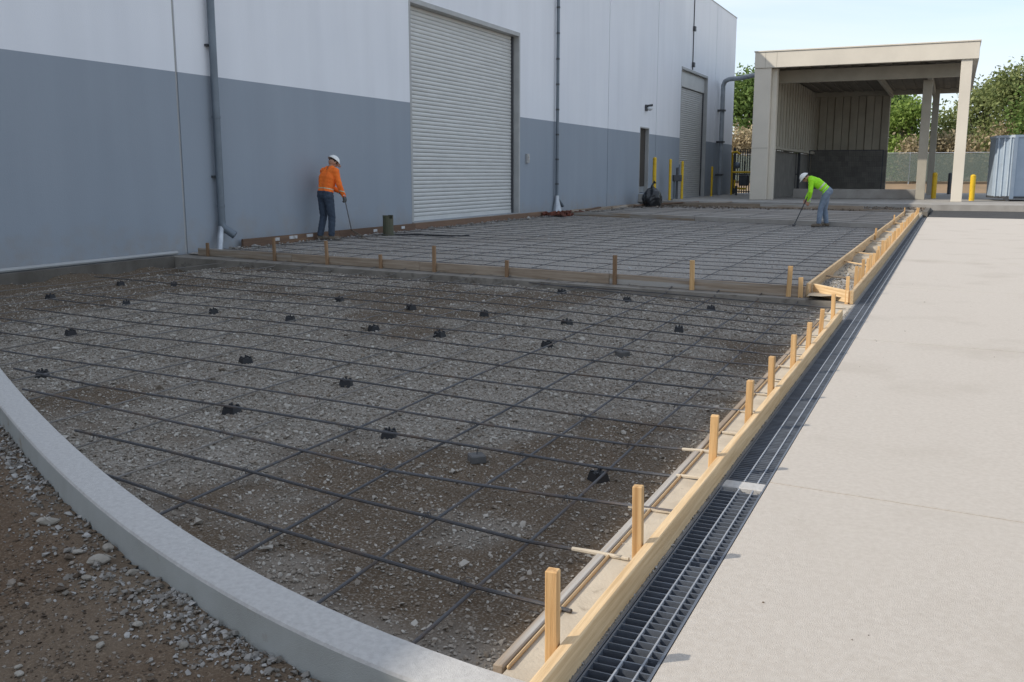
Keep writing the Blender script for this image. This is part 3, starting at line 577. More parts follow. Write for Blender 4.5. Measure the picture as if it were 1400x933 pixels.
# duct crossing to the canopy
dx = WALLX + .25; dz = 6.86
dct = tag(MB().tube([(dx, 57.0, .3), (dx, 57.0, 6.2), (dx, 57, 6.6), (dx + .12, 56.9, 6.84), (dx + .4, 56.7, 6.93), (dx + 1.2, 56, 6.9), (-9.02, 52.5, 6.83)], .13, 14).build('overhead_pipe', M['galvmid'], None, True), 'grey pipe rising up the wall end and bending across to the canopy', 'pipe')
for z in (1.5, 3.4, 5.2): MB().box((WALLX + .001, 56.8, z - .05), (WALLX + .42, 57.2, z + .05), .01).build('pipe_clamp', M['dkgrey'], dct)

# ================================================================== CANOPY
can = empty('loading_canopy', (0, 48, .3), 0, 'tan steel canopy with deep flat fascia, open front and ribbed rear wall', 'canopy')
def cp(mb, name, m_, smooth=False, parent=None):
    o = mb.build(name, m_, parent or can, smooth); o.data.transform(Matrix.Translation(-Vector((0, 48, .3)))); return o
cp(MB().box((-9.05, 47.9, 6.55), (.68, 48.15, 7.28), .01), 'fascia', M['tan']); cp(MB().box((-9.09, 47.86, 7.283), (.72, 66.3, 7.35), .01), 'roof_cap', M['tan'])
cp(MB().box((.45, 48.153, 6.55), (.68, 66.2, 7.28), .01), 'side_fascia', M['tan']); cp(MB().box((-9.05, 48.153, 6.55), (-8.9, 66.2, 7.28), .01), 'side_fascia', M['tan'])
for x in (-8.55, -8.02): cp(MB().box((x - .006, 47.893, 6.56), (x + .006, 47.899, 7.27)), 'fascia_seam', M['tandk'])
cp(MB().box((-9.05, 47.95, .3), (-8.26, 48.6, 6.547), .015), 'column', M['tan']); cp(MB().box((-8.255, 48.3, .3), (-8.02, 48.75, 6.545), .01), 'pilaster', M['tan'])
cp(MB().box((-9.04, 47.944, 2.77), (-8.27, 47.949, 2.80)), 'column_seam', M['tandk'])
cp(MB().box((-.02, 47.98, .3), (.44, 48.4, 6.547), .012), 'column', M['tan'])
cp(MB().box((-1.62, 51.3, .3), (-1.2, 51.7, 6.0), .012), 'column', M['tandk']); cp(MB().box((-1.42, 63.8, .3), (-1.05, 64.2, 6.5), .012), 'column', M['tandk'])
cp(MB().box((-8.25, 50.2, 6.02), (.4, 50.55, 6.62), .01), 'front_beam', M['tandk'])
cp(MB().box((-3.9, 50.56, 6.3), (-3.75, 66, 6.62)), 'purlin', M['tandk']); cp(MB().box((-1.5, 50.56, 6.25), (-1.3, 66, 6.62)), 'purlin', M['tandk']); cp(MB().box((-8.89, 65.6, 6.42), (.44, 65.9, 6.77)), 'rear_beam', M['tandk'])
for k in range(30):                   # ribbed roof deck
    x0 = -8.88 + k * .31; cp(MB().box((x0, 48.16, 6.68 + (.05 if k % 2 else 0)), (x0 + .309, 66.1, 6.78)), 'deck_sheet', M['deck'])
cp(MB().box((-8.88, 66.16, .3), (-3.9, 66.22, 7.1)), 'rear_light_stop', M['tandk']); cp(MB().box((-8.5, 65.72, .3), (-3.92, 65.92, 3.02)), 'block_light_stop', M['cmu']); cp(MB().box((-8.88, 48.16, 6.785), (.44, 66.2, 6.84)), 'roof_light_stop', M['tandk'])  # backing sheets added to stop daylight leaking through gaps in the panels
cp(MB().box((-8.88, 48.8, 2.96), (-8.61, 66.15, 6.67)), 'side_light_stop', M['tandk'])
for k in range(10):                    # rear wall of upright panels
    x0 = -8.65 + k * .475; cp(MB().box((x0 + .012, 65.95 - (.05 if k % 2 else 0), 3.04), (x0 + .463, 66.15, 6.9), .02), 'rear_panel', M['tandk'])
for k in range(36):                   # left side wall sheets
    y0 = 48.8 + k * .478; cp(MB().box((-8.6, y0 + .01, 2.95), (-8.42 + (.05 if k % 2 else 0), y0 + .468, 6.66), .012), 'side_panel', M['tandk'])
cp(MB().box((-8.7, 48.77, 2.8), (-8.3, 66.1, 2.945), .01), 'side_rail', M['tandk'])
for r_ in range(8):                   # block courses at the foot of the rear wall
    for k in range(11):
        x0 = -8.5 + k * .42 + (.21 if r_ % 2 else 0); x1 = min(x0 + .414, -3.9)
        if x1 - x0 > .06: cp(MB().box((x0, 65.7, .31 + .34 * r_), (x1, 65.93 + .003 * (r_ % 2), .31 + .34 * r_ + .335), .004), 'wall_block', M['cmu'])
cp(MB().box((-8.9, 49.2, .3), (-8.72, 66.0, 2.79)), 'dark_side_wall', M['cmu'])
cp(MB().box((-7.6, 52.2, .3), (-1.65, 52.5, .78), .02), 'low_kerb_wall', M['padcon'])
kp = cp(MB().box((-8.0, 60.7, .3), (-7.94, 60.78, 2.95)).box((-3.85, 60.7, .3), (-3.79, 60.78, 2.95)).box((-7.938, 60.71, 2.9), (-3.852, 60.77, 2.95)), 'mesh_frame', M['dkgrey'])
mb = MB()
for k in range(1, 41): mb.box((-7.95 + k * .1, 60.735, .86), (-7.943 + k * .1, 60.742, 2.9))
for k in range(1, 20): mb.box((-7.93, 60.744, .86 + k * .1), (-3.86, 60.75, .867 + k * .1))
o = cp(mb, 'wire_mesh', M['dkgrey']); o['kind'] = 'stuff'

# ================================================================== YARD THINGS
def bollard(p, h, r, lab, m_='yellow', gr='steel bollards'):
    b = empty('bollard', p, random.uniform(0, 6), lab, 'bollard', gr)
    MB().tube([(0, 0, 0), (0, 0, h * .5), (0, 0, h - .02)], r, 14).build('post', M[m_], b, True); MB().sphere((0, 0, h - .021), (r, r, r * .7), 14, 8, 0).build('domed_cap', M[m_], b, True)
    MB().tube([(0, 0, 0), (0, 0, .03)], r * 1.6, 14).build('base_ring', M['padcon'], b)
for px, pyb, top, r, lab, m_ in [(894, 269, 220, .085, 'yellow bollard rising behind the black rubbish bag', 'yellow'), (915.5, 265, 223, .065, 'yellow bollard between the rubbish bag and the meter post', 'yellow'),
        (932, 266, 224, .065, 'rusty yellow bollard just right of the meter post', 'yellow'), (972.5, 265.5, 229, .06, 'thin yellow bollard in front of the far wall end beyond the small roller door', 'yellow'),
        (1276, 272, 237, .12, 'bright yellow bollard between the middle and right canopy columns', 'yellow'), (1328, 275, 240, .12, 'bright yellow bollard right of the sunlit canopy column', 'yellow'),
        (1297, 266, 237, .11, 'dark bollard in shade behind the canopy between two columns', 'dkgrey'), (1065.5, 266, 237, .10, 'dull yellow bollard inside the canopy beside its left column', 'yellow'),
        (1252, 257, 241, .10, 'yellow bollard half hidden left of the middle canopy column', 'yellow'), (1248, 257, 241, .09, 'dark bollard beside the half hidden yellow one', 'dkgrey')]:
    p = G(px, pyb, .3); 
    if p.x < WALLX + .3: p = onX(px, pyb, WALLX + .5); p.z = .3
    h = (pyb - top) / (pyb - HOR) * (EYE - .3); bollard((p.x, p.y, .28), h, r, lab, m_)
# rubbish bag
p = onX(892, 270, -11.75); bm = bmesh.new(); bmesh.ops.create_icosphere(bm, subdivisions=5, radius=1)
for v in bm.verts:
    c = v.co.copy(); k = 1 + .08 * math.sin(5 * c.x + 3 * c.z) * math.cos(4 * c.y) + .03 * math.sin(11 * c.x + 7 * c.y * c.z + 3 * c.z) + .02 * math.sin(19 * c.z + 13 * c.y * c.x)
    v.co = Vector((c.x * .42 * k, c.y * .42 * k, max(c.z, -.72) * .48 * k + .36))
    if c.z > .86: v.co = Vector((v.co.x * .55, v.co.y * .55, v.co.z + .10 * (c.z - .86) * 6))
me = bpy.data.meshes.new('rubbish_bag'); bm.to_mesh(me); bm.free(); me.materials.append(M['bag']); me.polygons.foreach_set('use_smooth', [True] * len(me.polygons))
bag = tag(put('rubbish_bag', me, None, (p.x, p.y, .15)), 'full shiny black rubbish bag slumped in front of the narrow door', 'bag')
MB().tube([(0, 0, .93), (.02, .02, 1.0), (.09, .05, 1.06)], [.05, .03, .09], 9).build('tied_neck', M['bag'], bag, True)
# meter post
p = onX(925, 268, -12.0); mpst = empty('meter_post', (p.x, p.y, .15), .5, 'grey meter post with two boxes between two yellow bollards', 'post')
MB().box((-.05, -.05, 0), (.05, .05, 1.7), .01).build('post', M['dkgrey'], mpst); MB().box((-.2, -.14, 1.05), (.2, .12, 1.35), .02).build('meter_box', M['dkgrey'], mpst); MB().box((-.24, -.2, 0), (.24, .2, .22), .03).build('foot', M['padcon'], mpst)
MB().tube([(.1, 0, 1.35), (.1, 0, 1.85)], .03, 8).build('riser', M['galv'], mpst); MB().tube([(-.12, .06, 0), (-.12, .06, 1.05)], .04, 8).build('conduit', M['galv'], mpst)
# gas meter
gm = empty('gas_meter', (WALLX + .7, 58.2, .3), 0, 'gas meter set with yellow pipes against the far end of the wall', 'gas meter')
MB().tube([(0, 0, 0), (0, 0, 2.3), (.0, -.1, 2.5), (.3, -.2, 2.55), (.5, -.2, 2.4)], .06, 10).build('yellow_pipe', M['yellow'], gm, True)
MB().tube([(.1, -.3, 1.35), (.6, -.3, 1.35), (1.2, -.3, 1.35)], .06, 10).build('yellow_pipe', M['yellow'], gm, True); MB().tube([(.25, -.3, .9), (.25, -.3, .45), (.6, -.3, .38), (.95, -.3, .38)], .06, 10).build('yellow_pipe', M['yellow'], gm, True)
MB().box((.5, -.45, .55), (1.05, -.1, 1.2), .06).build('meter_body', M['dkgrey'], gm); MB().sphere((.35, -.3, 1.75), (.2, .12, .2), 12, 8).build('regulator', M['galv'], gm, True)
MB().tube([(.8, -.25, 1.2), (.8, -.25, 2.0)], .05, 8).build('riser', M['dkgrey'], gm); MB().box((.3, -.4, 0), (.42, -.2, .55)).build('stand', M['dkgrey'], gm)
# dark picket gate between wall and canopy
gt = empty('picket_gate', (WALLX + .35, 60.5, .3), 0, 'dark metal picket gate closing the gap between warehouse and canopy', 'gate'); gl = 3.9
for z in (.15, 1.2, 2.55): MB().box((0, -.025, z), (gl, .025, z + .06)).build('rail', M['dkgrey'], gt)
pk = MB().box((-.03, -.06, .05), (.03, -.02, 2.75)).mesh('picket', M['dkgrey'])
for k in range(27): put('picket', pk, gt, (.08 + k * .145, 0, 0))
for x in (0, 1.95, 3.9): MB().box((x - .06, -.03, 0), (x + .06, .09, 2.85), .01).build('gate_post', M['dkgrey'], gt)
# chain link fence with green screening
m = bpy.data.materials.new('green_screen_mesh'); m.use_nodes = True; n = m.node_tree; b = n.nodes['Principled BSDF']; b.inputs['Base Color'].default_value = (.15, .185, .165, 1); b.inputs['Roughness'].default_value = .9
tr = n.nodes.new('ShaderNodeBsdfTransparent'); ms = n.nodes.new('ShaderNodeMixShader'); ms.inputs[0].default_value = .58; n.links.new(tr.outputs[0], ms.inputs[1]); n.links.new(b.outputs[0], ms.inputs[2]); n.links.new(ms.outputs[0], n.nodes['Material Output'].inputs[0]); M['screen'] = m
FY = 78.0; fz0 = 1.0; ftop = onY(1300, 209, FY).z
fe = empty('screened_fence', (-30, FY, 0), 0, 'chain-link fence with green screening fabric along the back of the yard', 'fence')
fp = MB().tube([(0, 0, .3), (0, 0, ftop + .05)], .045, 8).mesh('fence_post', M['galvlt'], True); fs = MB().box((.03, -.012, fz0), (2.97, .0, ftop - .06)).mesh('screen_panel', M['screen']); fr = MB().tube([(0, 0, ftop), (3, 0, ftop)], .03, 8).mesh('top_rail', M['galvlt'])
for k in range(18): put('fence_post', fp, fe, (k * 3, .05, 0)); put('screen_panel', fs, fe, (k * 3, 0, 0)); put('top_rail', fr, fe, (k * 3, .05, 0))
# blue roll-off container
q = onY(1374, 268.5, 50.3); q.z = .3; ct = empty('roll_off_container', (q.x, q.y, .3), R(6), 'tall faded blue steel waste container at the right edge of the yard', 'container')
ch = (q - CAM).length * 78 / F_PX; W_, Dp = 6.0, 2.6
body = [(-.45, .9), (.25, 0), (W_, 0), (W_, Dp), (-.45, Dp)]
MB().prism(body, .22, ch - .12).build('container_body', M['blue'], ct)
MB().prism([(x * 1.006 - .03 * (x < .3), y - .06 if y < 1 else y + .06) for x, y in body], ch - .118, ch).build('top_rim', M['bluelt'], ct); MB().prism([(x, y - .04 if y < 1 else y + .04) for x, y in body], .12, .218).build('bottom_rail', M['dkgrey'], ct)
for x, y, w_ in [(.25, -.0, .17), (1.25, 0, .09), (2.25, 0, .17), (3.25, 0, .09), (4.25, 0, .17), (5.25, 0, .09)]: MB().box((x - w_ / 2, -.1, .1), (x + w_ / 2, -.002, ch - .12), .01).build('rib', M['bluelt'] if w_ > .1 else M['blue'], ct)
for t in (.2, .5, .8):
    x = -.45 + .7 * t; y = .9 - .9 * t; MB().tube([(x - .03, y - .02, .2), (x - .03, y - .02, ch - .1)], .05, 6).build('rib', M['bluelt'], ct)
for x in (.1, 2.5, 5): MB().tube([(x, .05, .12), (x, .35, .12)], .12, 12).build('roller', M['dkgrey'], ct)

# ================================================================== FORMWORK
def form(name, pts, w_, h, m_, lab, gr, z, seg=None):
    root = empty(name, (pts[0][0], pts[0][1], z), 0, lab, 'form board', gr)
    for a, b in zip(pts[:-1], pts[1:]):
        a = Vector((*a[:2], 0)); b = Vector((*b[:2], 0)); d = (b - a).normalized() * .003
        mm = m_ if not isinstance(m_, list) else m_[pts.index(tuple(a[:2])) % len(m_)] if tuple(a[:2]) in pts else m_[0]
        mb, A, an = boardm(a + d, b - d, w_, h); o = mb.build('plank', mm, root); o.location = A - Vector((pts[0][0], pts[0][1], 0)); o.rotation_euler = (0, random.uniform(-.0012, .0012), an)
    return root
fx = -.931
form('near_form', [(fx, 2.1), (fx, 6.15), (fx, 10.05)], .037, .105, M['wood'], 'fresh yellow form boards set on edge beside the drain, nearest the camera', 'form boards', .088)
form('inner_edge_strip', [(-1.145, 2.4), (-1.145, 4.9), (-1.145, 8.1), (-1.145, 10.9)], .034, .088, M['woodold'], 'thin weathered wooden edge strip left of the near form boards', 'form boards', .0)
form('sand_edge_lath', [(-1.112, 2.4), (-1.112, 3.5), (-1.112, 5.2), (-1.112, 7.7), (-1.112, 10.4)], .010, .014, M['wood'], 'thin yellow lath lying along the sandy strip edge', 'form boards', .0785)
form('outer_far_form', [(-.945, 11.35), (-.945, 16.2), (-.95, 21), (-.955, 25.9), (-.96, 30.7), (-.965, 35.4)], .04, .15, M['wood'], 'long outer form boards carrying the far row of stakes', 'form boards', .09)
form('inner_far_form', [(-1.48, 11.75), (-1.475, 16.6), (-1.47, 21.5), (-1.465, 26.4), (-1.46, 31.2), (-1.455, 36.2)], .04, .165, M['wood'], 'pale inner form boards running away along the base course edge', 'form boards', .095)
ff = [(-12.35, FORM(-12.35)), (-10.0, FORM(-10)), (-7.3, FORM(-7.3)), (-4.1, FORM(-4.1)), (-1.50, FORM(-1.5) - .03)]
form('cross_form', ff, .04, .135, [M['woodold'], M['woodred'], M['woodpale'], M['woodold']], 'low weathered cross form dividing the near gravel bed from the far one', 'form boards', .094)
form('middle_form', [(-12.3, MIDF(-12.3)), (-9.6, MIDF(-9.6)), (-7.2, MIDF(-7.2))], .05, .15, M['woodold'], 'brown wooden half of the middle cross form, on the warehouse side', 'form boards', .1)
o = tag(MB().prism([(-7.19, MIDF(-7.19)), (-1.5, MIDF(-1.5)), (-1.5, MIDF(-1.5) + .16), (-7.19, MIDF(-7.19) + .16)], .05, .255).build('concrete_edge_beam', M['padcon']), 'narrow grey concrete edge behind the bending worker', 'edge beam')
form('back_form', [(-12.3, BACKF(-12.3)), (-8.4, BACKF(-8.4)), (-4.6, BACKF(-4.6)), (-1.2, BACKF(-1.2))], .06, .12, M['woodold'], 'dark low form boards before the canopy pad', 'form boards', .1)
form('pad_edge_form', [(-11.8, 42.3), (-7.3, 41.2), (-3.1, 40.1)], .06, .14, M['woodold'], 'loose grey boards lying on the soil strip before the canopy', 'form boards', .17)
form('wall_base_form', [(-12.66, 14.9), (-12.66, 18.2), (-12.66, 21.6), (-12.66, 26.1), (-12.66, 30.4)], .05, .18, M['woodred'], 'reddish brown boards along the foot of the warehouse wall', 'form boards', .1)
form('far_wall_base_form', [(-12.66, 31.9), (-12.66, 35.0), (-12.66, 38.2), (-12.66, 41.4)], .05, .15, M['woodold'], 'scuffed pale boards along the wall foot beyond the second downpipe', 'form boards', .1)
for k, (y, z, l) in enumerate([(15.85, .22, .22), (16.35, .23, .34), (16.95, .235, .28), (19.6, .2, .2), (20.3, .19, .25), (20.9, .21, .2)]):
    tag(MB().box((-12.632, y, z - .035), (-12.626, y + l * .8, z + .03)).build('paper_label', M['white']), ['torn white paper patch nearest the downpipe on the brown boards', 'widest white paper patch on the brown wall boards', 'white paper patch just left of the orange worker on the boards',
        'small pale patch right of the orange worker on the boards', 'pale patch on the boards left of the olive pipe', 'pale patch on the boards behind the olive pipe'][k], 'paper patch', 'paper patches on the wall boards')
o = board('cross_brace', (-1.43, 11.95, .10), (-.975, 11.42, .094), .04, .14, M['wood']); tag(o, 'short pale board bracing the corner between inner and outer far forms', 'brace', 'braces across the far forms')
for k, y in enumerate([13.3, 15.4, 17.6, 20.9, 24.3, 28.7, 32.4]):
    o = board('spreader', (-1.455, y + random.uniform(0, .35), .19), (-.98, y - random.uniform(0, .3), .17), .035, .018, M['wood' if k % 3 else 'woodold']); tag(o, f'thin wooden spreader between the far forms, {ORD[k]} counted from the corner brace', 'spreader', 'spreaders across the far forms')

# stakes: one shape, slightly different every time
def stake(x, y, z0, top, w_, d_, lab, gr, m_='wood', lean=.02):
    me = MB().box((-d_ / 2, -w_ / 2, -.25), (d_ / 2, w_ / 2, top - z0), .003)
    me.v = [(a, b, c) for a, b, c in me.v]; o = me.build('wooden_stake', M[m_]); o.location = (x, y, z0); o.rotation_euler = (random.uniform(-lean, lean), random.uniform(-lean, lean), random.uniform(-.12, .12)); return tag(o, lab, 'stake', gr)
def grain_up(o): return o
M['stakew'] = mat('stake_lumber', (.64, .41, .195), .8, (.48, .28, .115), 9, .38, .66, .45, 40, stretch=(6, 6, .25), rand=.15, col3=(.34, .17, .06), scale3=2.2, lo3=.6, hi3=.78)
M['stakeold'] = mat('old_stake_lumber', (.32, .20, .11), .8, (.22, .13, .07), 9, .35, .7, .3, 40, stretch=(6, 6, .25), rand=.25)
for k, (y, top) in enumerate([(2.42, .445), (3.27, .41), (4.50, .395), (5.42, .385), (6.18, .39), (7.13, .385), (7.93, .365), (8.75, .37), (9.74, .39)]):
    stake(-.974, y, .08, min(top, .42), .034, .038, 'tall square stake standing nearest the camera against the near form' if k == 0 else f'upright wooden stake on the near form, {ORD[k]} from the camera', 'stakes along the near form', 'stakew', .03)
ys = [11.45, 12.25, 12.75, 13.4, 13.95, 14.5, 15.1, 15.75, 16.4, 17.1, 17.8, 18.6, 19.3, 20.1, 20.9, 21.7, 22.6, 23.5, 24.4, 25.3, 26.2, 27.2, 28.2, 29.2, 30.2, 31.3, 32.4, 33.5, 34.6, 35.6]
for k, y in enumerate(ys):
    stake(-.988 - (.02 if k == 0 else 0), y, .1, .425 + random.uniform(-.045, .03), .030, .040, f'wooden stake on the outer far form, {ORD[k]} from the corner brace', 'stakes along the far form', 'stakew', .05)
for k, (px, yt, m_) in enumerate([(285, 332, 'stakeold'), (376, 325, 'stakeold'), (448, 329, 'stakeold'), (521, 348, 'stakeold'), (594, 336, 'stakeold'), (693, 356, 'stakeold'), (841, 349, 'stakeold'), (947.5, 356, 'stakew'), (1080, 364, 'stakew'), (1097, 380, 'stakew')]):
    q = G(px, 360, .1); d = ray(px, 360); t = 0
    # where this line of sight crosses the cross form
    a = d.x; b_ = d.y; s_ = (FORM(0) - .045) / (b_ + .146 * a); x = a * s_; y = b_ * s_; top = EYE + ray(px, yt).z * s_ * 1.0
    lab = ['stake at the warehouse end of the cross form beside the downpipe', 'weathered stake on the cross form, second from the warehouse end', 'weathered stake on the cross form below the orange worker', 'short sawn stake on the cross form right of the orange worker', 'tall weathered stake on the cross form under the big roller door edge',
           'broken low stake on the cross form between two taller ones', 'dark brown stake in the middle right of the cross form', 'wide tan stake on the cross form, third from the drain', 'tall orange-tan stake near the drain end of the cross form', 'short stake at the corner where cross form meets inner far form'][k]
    stake(x, y - .005, .02, max(top, .22), .04, .055 if k > 6 else .05, lab, 'stakes along the cross form', m_, .03)
for k, (x, y) in enumerate([(-1.44, 35.9), (-1.44, 29.4), (-1.435, 22.0)]): stake(x, y, .1, .4, .03, .04, ['stake at the far tip of the inner far form', 'stake by the spreaders two thirds along the inner far form', 'stake halfway along the inner far form'][k], 'stakes along the inner far form', 'stakew', .06)

# ================================================================== REBAR
def bar(pts, r, n=7):
    out = []
    P = [Vector(p) for p in pts]
    for i in range(len(P) - 1):
        k = max(2, int((P[i + 1] - P[i]).length / .45))
        for j in range(k): out.append(P[i].lerp(P[i + 1], j / k))
    out.append(P[-1]); ph = random.uniform(0, 6)
    out = [q + Vector((0, 0, .006 * math.sin(1.7 * q.x + 2.3 * q.y + ph))) for q in out]
    return MB().tube(out, r, n)
mat1 = empty('rebar_mat', (0, 0, 0), 0, 'dark grid of tied steel bars over the near gravel bed', 'rebar mat', 'rebar mats')
TP = [[(145, 649), (247, 684), (378, 725), (507, 763), (647, 803), (781, 844)], [(103, 590), (230, 618), (350, 646), (463, 676), (587, 705), (718, 739), (850, 770)],
      [(31, 533), (213, 572), (350, 600), (527, 641), (648, 662), (781, 682), (914, 705)], [(19, 504), (128, 526), (350, 562), (530, 593), (700, 619), (826, 639), (952, 658)],
      [(0, 479), (170, 504), (350, 533), (527, 559), (700, 585), (857, 607), (970, 622)], [(0, 455.6), (175, 478), (350, 503), (504, 525), (700, 554), (890, 580), (990, 596)],
      [(0, 435), (180, 459.5), (350, 478), (514, 500), (700, 526), (921, 554), (1028, 568)], [(33, 422.5), (190, 441), (350, 457), (566, 484), (700, 501), (952, 531), (1040, 543)],
      [(64, 409), (206, 425), (350, 438), (607, 468), (700, 479), (970, 513), (1054, 523.5)], [(90, 400), (231, 415), (350, 424), (700, 460), (993, 495), (1070, 505)],
      [(221, 400), (350, 411), (514, 424), (700, 443.6), (1050, 485.5), (1084, 489)], [(129, 379), (350, 398), (700, 430), (1050, 472), (1096, 477)], [(224, 375), (350, 387), (700, 416.6), (1050, 457), (1110, 463)],
      [(290, 371.6), (350, 377.5), (700, 405), (1050, 444), (1120, 451)], [(350, 370), (700, 393), (1050, 433), (1128, 441)], [(409, 364.6), (700, 384.5), (1050, 423), (1138, 432)], [(774, 391), (1050, 414), (1148, 424)]]
tl = []
for i, pts in enumerate(TP):
    W = [G(x, y, .066) for x, y in pts]; W[-1].z = .088
    if i > 1 and W[-1].x < -1.0: W[-1] = Vector((-1.0, W[-1].y - .02, .09))
    if pts[0][0] == 0: W.insert(0, Vector((W[0].x - 1.2, W[0].y + .12, .066)))
    tl.append(W); rb_o = bar(W, .0078 if i < 4 else .0068).build('rebar', M['rebar'], mat1, True)
    if i > 0: e_ = W[-1]; d_ = (W[-2] - e_).normalized(); l_ = random.uniform(.08, .24); MB().tube([e_ - d_ * .03, e_ + d_ * l_ * .5 + Vector((0, 0, .001)), e_ + d_ * l_], [.007, .0105, .0088], 7).build('sunlit_end', M['strip'], rb_o, True)  # pale sleeve: sunlight on the dusty bar end, put into its colour
LX = [-1.53, -2.0, -2.54, -3.17, -3.77, -4.4, -5.0, -5.62, -6.24, -6.86, -7.5, -8.1, -8.75, -9.4, -10.0, -10.6, -11.2]
def curb_y(x):
    for a, b in zip(CIs[:-1], CIs[1:]):
        if a.x <= x <= b.x: return a.y + (b.y - a.y) * (x - a.x) / (b.x - a.x)
    return 9.2
knots = MB()
for i, x in enumerate(LX):
    W = [Vector((x + .05, curb_y(x) + .02, .047)), Vector((x + .02, 5 if x > -6 else 8, .05 if i < 4 else .03)), Vector((x - .01, 9.5, .05 if i < 4 else .026)), Vector((x - .03, LEDGE(x) - .05, .06)), Vector((x - .03, LEDGE(x) + .3, .118))]
    W = [q for k, q in enumerate(W) if k == 0 or q.y > W[0].y + .3]; bar(W, .0070 if i < 4 else .0056).build('rebar', M['rebar'] if i < 4 else M['dustybar'], mat1, True)
    for Wt in tl[:12]:
        for a, b in zip(Wt[:-1], Wt[1:]):
            if a.x <= x <= b.x and (i + tl.index(Wt)) % 2 == 0:
                y = a.y + (b.y - a.y) * (x - a.x) / (b.x - a.x)
                for sgn in (1, -1): knots.tube([(x - .014, y - .014 * sgn, .045), (x - .006, y - .006 * sgn, .078), (x + .006, y + .006 * sgn, .078), (x + .014, y + .014 * sgn, .045)], .0018, 4)
                knots.tube([(x, y, .078), (x + .01, y + .02, .088), (x + .03, y + .022, .082)], .0016, 4)
k_ = knots.build('tie_wires', M['rebar'], mat1); k_['kind'] = 'stuff'
mat2 = empty('rebar_mat', (0, 0, 0), 0, 'dark grid of steel bars over the far base course past the cross form', 'rebar mat', 'rebar mats')
t = 0.55
while t < 16:
    a = Vector((-12.3, FORM(-12.3) + t * 1.12, .165)); b = Vector((-1.5, FORM(-1.5) + t, .165)); c = a.lerp(b, .5)
    if a.y < MIDF(a.x) - .2 and b.y < MIDF(b.x): bar([a, c + Vector((0, random.uniform(-.1, .1), 0)), b], .0056, 6).build('rebar', M['rebar'], mat2, True)
    t += .64
for k in range(12):
    x = -2.1 - k * .9; bar([(x, FORM(x) + .1, .15), (x - .05, 20, .15), (x - .1, MIDF(x) - .2, .15)], .0056, 6).build('rebar', M['rebar'], mat2, True)
mat3 = empty('rebar_mat', (0, 0, 0), 0, 'faint bars over the farthest bed behind the bending worker', 'rebar mat', 'rebar mats')
for k in range(9):
    bar([(-12, MIDF(-12) + .9 + k * 1.1, .19), (-1.6, MIDF(-1.6) + .9 + k * 1.15, .19)], .0055, 6).build('rebar', M['rebar'], mat3, True)
for k in range(6):
    x = -2.6 - k * 1.7; bar([(x, MIDF(x) + .3, .18), (x, BACKF(x) - .3, .18)], .0055, 6).build('rebar', M['rebar'], mat3, True)

# supports under the near mat
def chair_a():
    s = .043; mb = MB().add([(-s, -s, 0), (s, -s, 0), (s, s, 0), (-s, s, 0), (-s * .78, -s * .78, .045), (s * .78, -s * .78, .045), (s * .78, s * .78, .045), (-s * .78, s * .78, .045)], [(0, 3, 2, 1), (4, 5, 6, 7), (0, 1, 5, 4), (1, 2, 6, 5), (2, 3, 7, 6), (3, 0, 4, 7)])
    t_ = MB()
    for x, y in ((-1, -1), (1, -1), (1, 1), (-1, 1)): t_.box((x * .024 - .009, y * .024 - .009, .044), (x * .024 + .009, y * .024 + .009, .055), .003)
    t_.tube([(0, 0, .044), (.003, 0, .058), (.001, .002, .068)], [.009, .007, .005], 6)
    return mb.mesh('base_block', M['plastic']), t_.mesh('prongs', M['plastic'])
ca = chair_a(); cblk = MB().box((-.043, -.043, 0), (.043, .043, .045), .006).mesh('base_block', M['mortar']); cw = MB().tube([(0, 0, .04), (.004, 0, .07), (.012, .006, .09)], .003, 5).mesh('tie_wire', M['rebar'])
CH = [(97, 459, 0), (173, 418, 0), (292, 428, 0), (397, 440, 0), (336, 496, 0), (58, 516, 0), (317, 565, 0), (473, 527, 0), (511, 451, 0), (562, 423, 0), (601, 461, 0), (464, 413, 0), (662, 432, 0), (532, 598, 0), (652, 631, 1), (818, 656, 0),
      (748, 475, 0), (775, 444, 0), (851, 487, 1), (928, 455, 0), (972, 425, 0), (857, 413, 0), (768, 402, 0), (165, 390, 0), (238, 391, 0), (69, 408, 0)]
CH.sort(); 
for k, (px, py, t_) in enumerate(CH):
    q = G(px, py, .004); s_ = 1.0 if q.length < 6 else 1.12
    lab = f'small black plastic bar support on the near gravel, {ORD[k]} counting all supports from the left'
    if t_: lab = 'square grey mortar block with flat top, nearer of the two plain support blocks' if py > 600 else 'round-shouldered grey mortar block, farther of the two plain support blocks'
    c = empty('bar_support', (q.x, q.y, float(bedz(np.array([q.x]), np.array([q.y]))[0]) - .002), random.uniform(0, 1.5), lab, 'bar support', 'supports under the near rebar'); c.scale = (s_, s_, s_)
    put('base_block', ca[0] if not t_ else cblk, c); put('prongs' if not t_ else 'tie_wire', ca[1] if not t_ else cw, c)

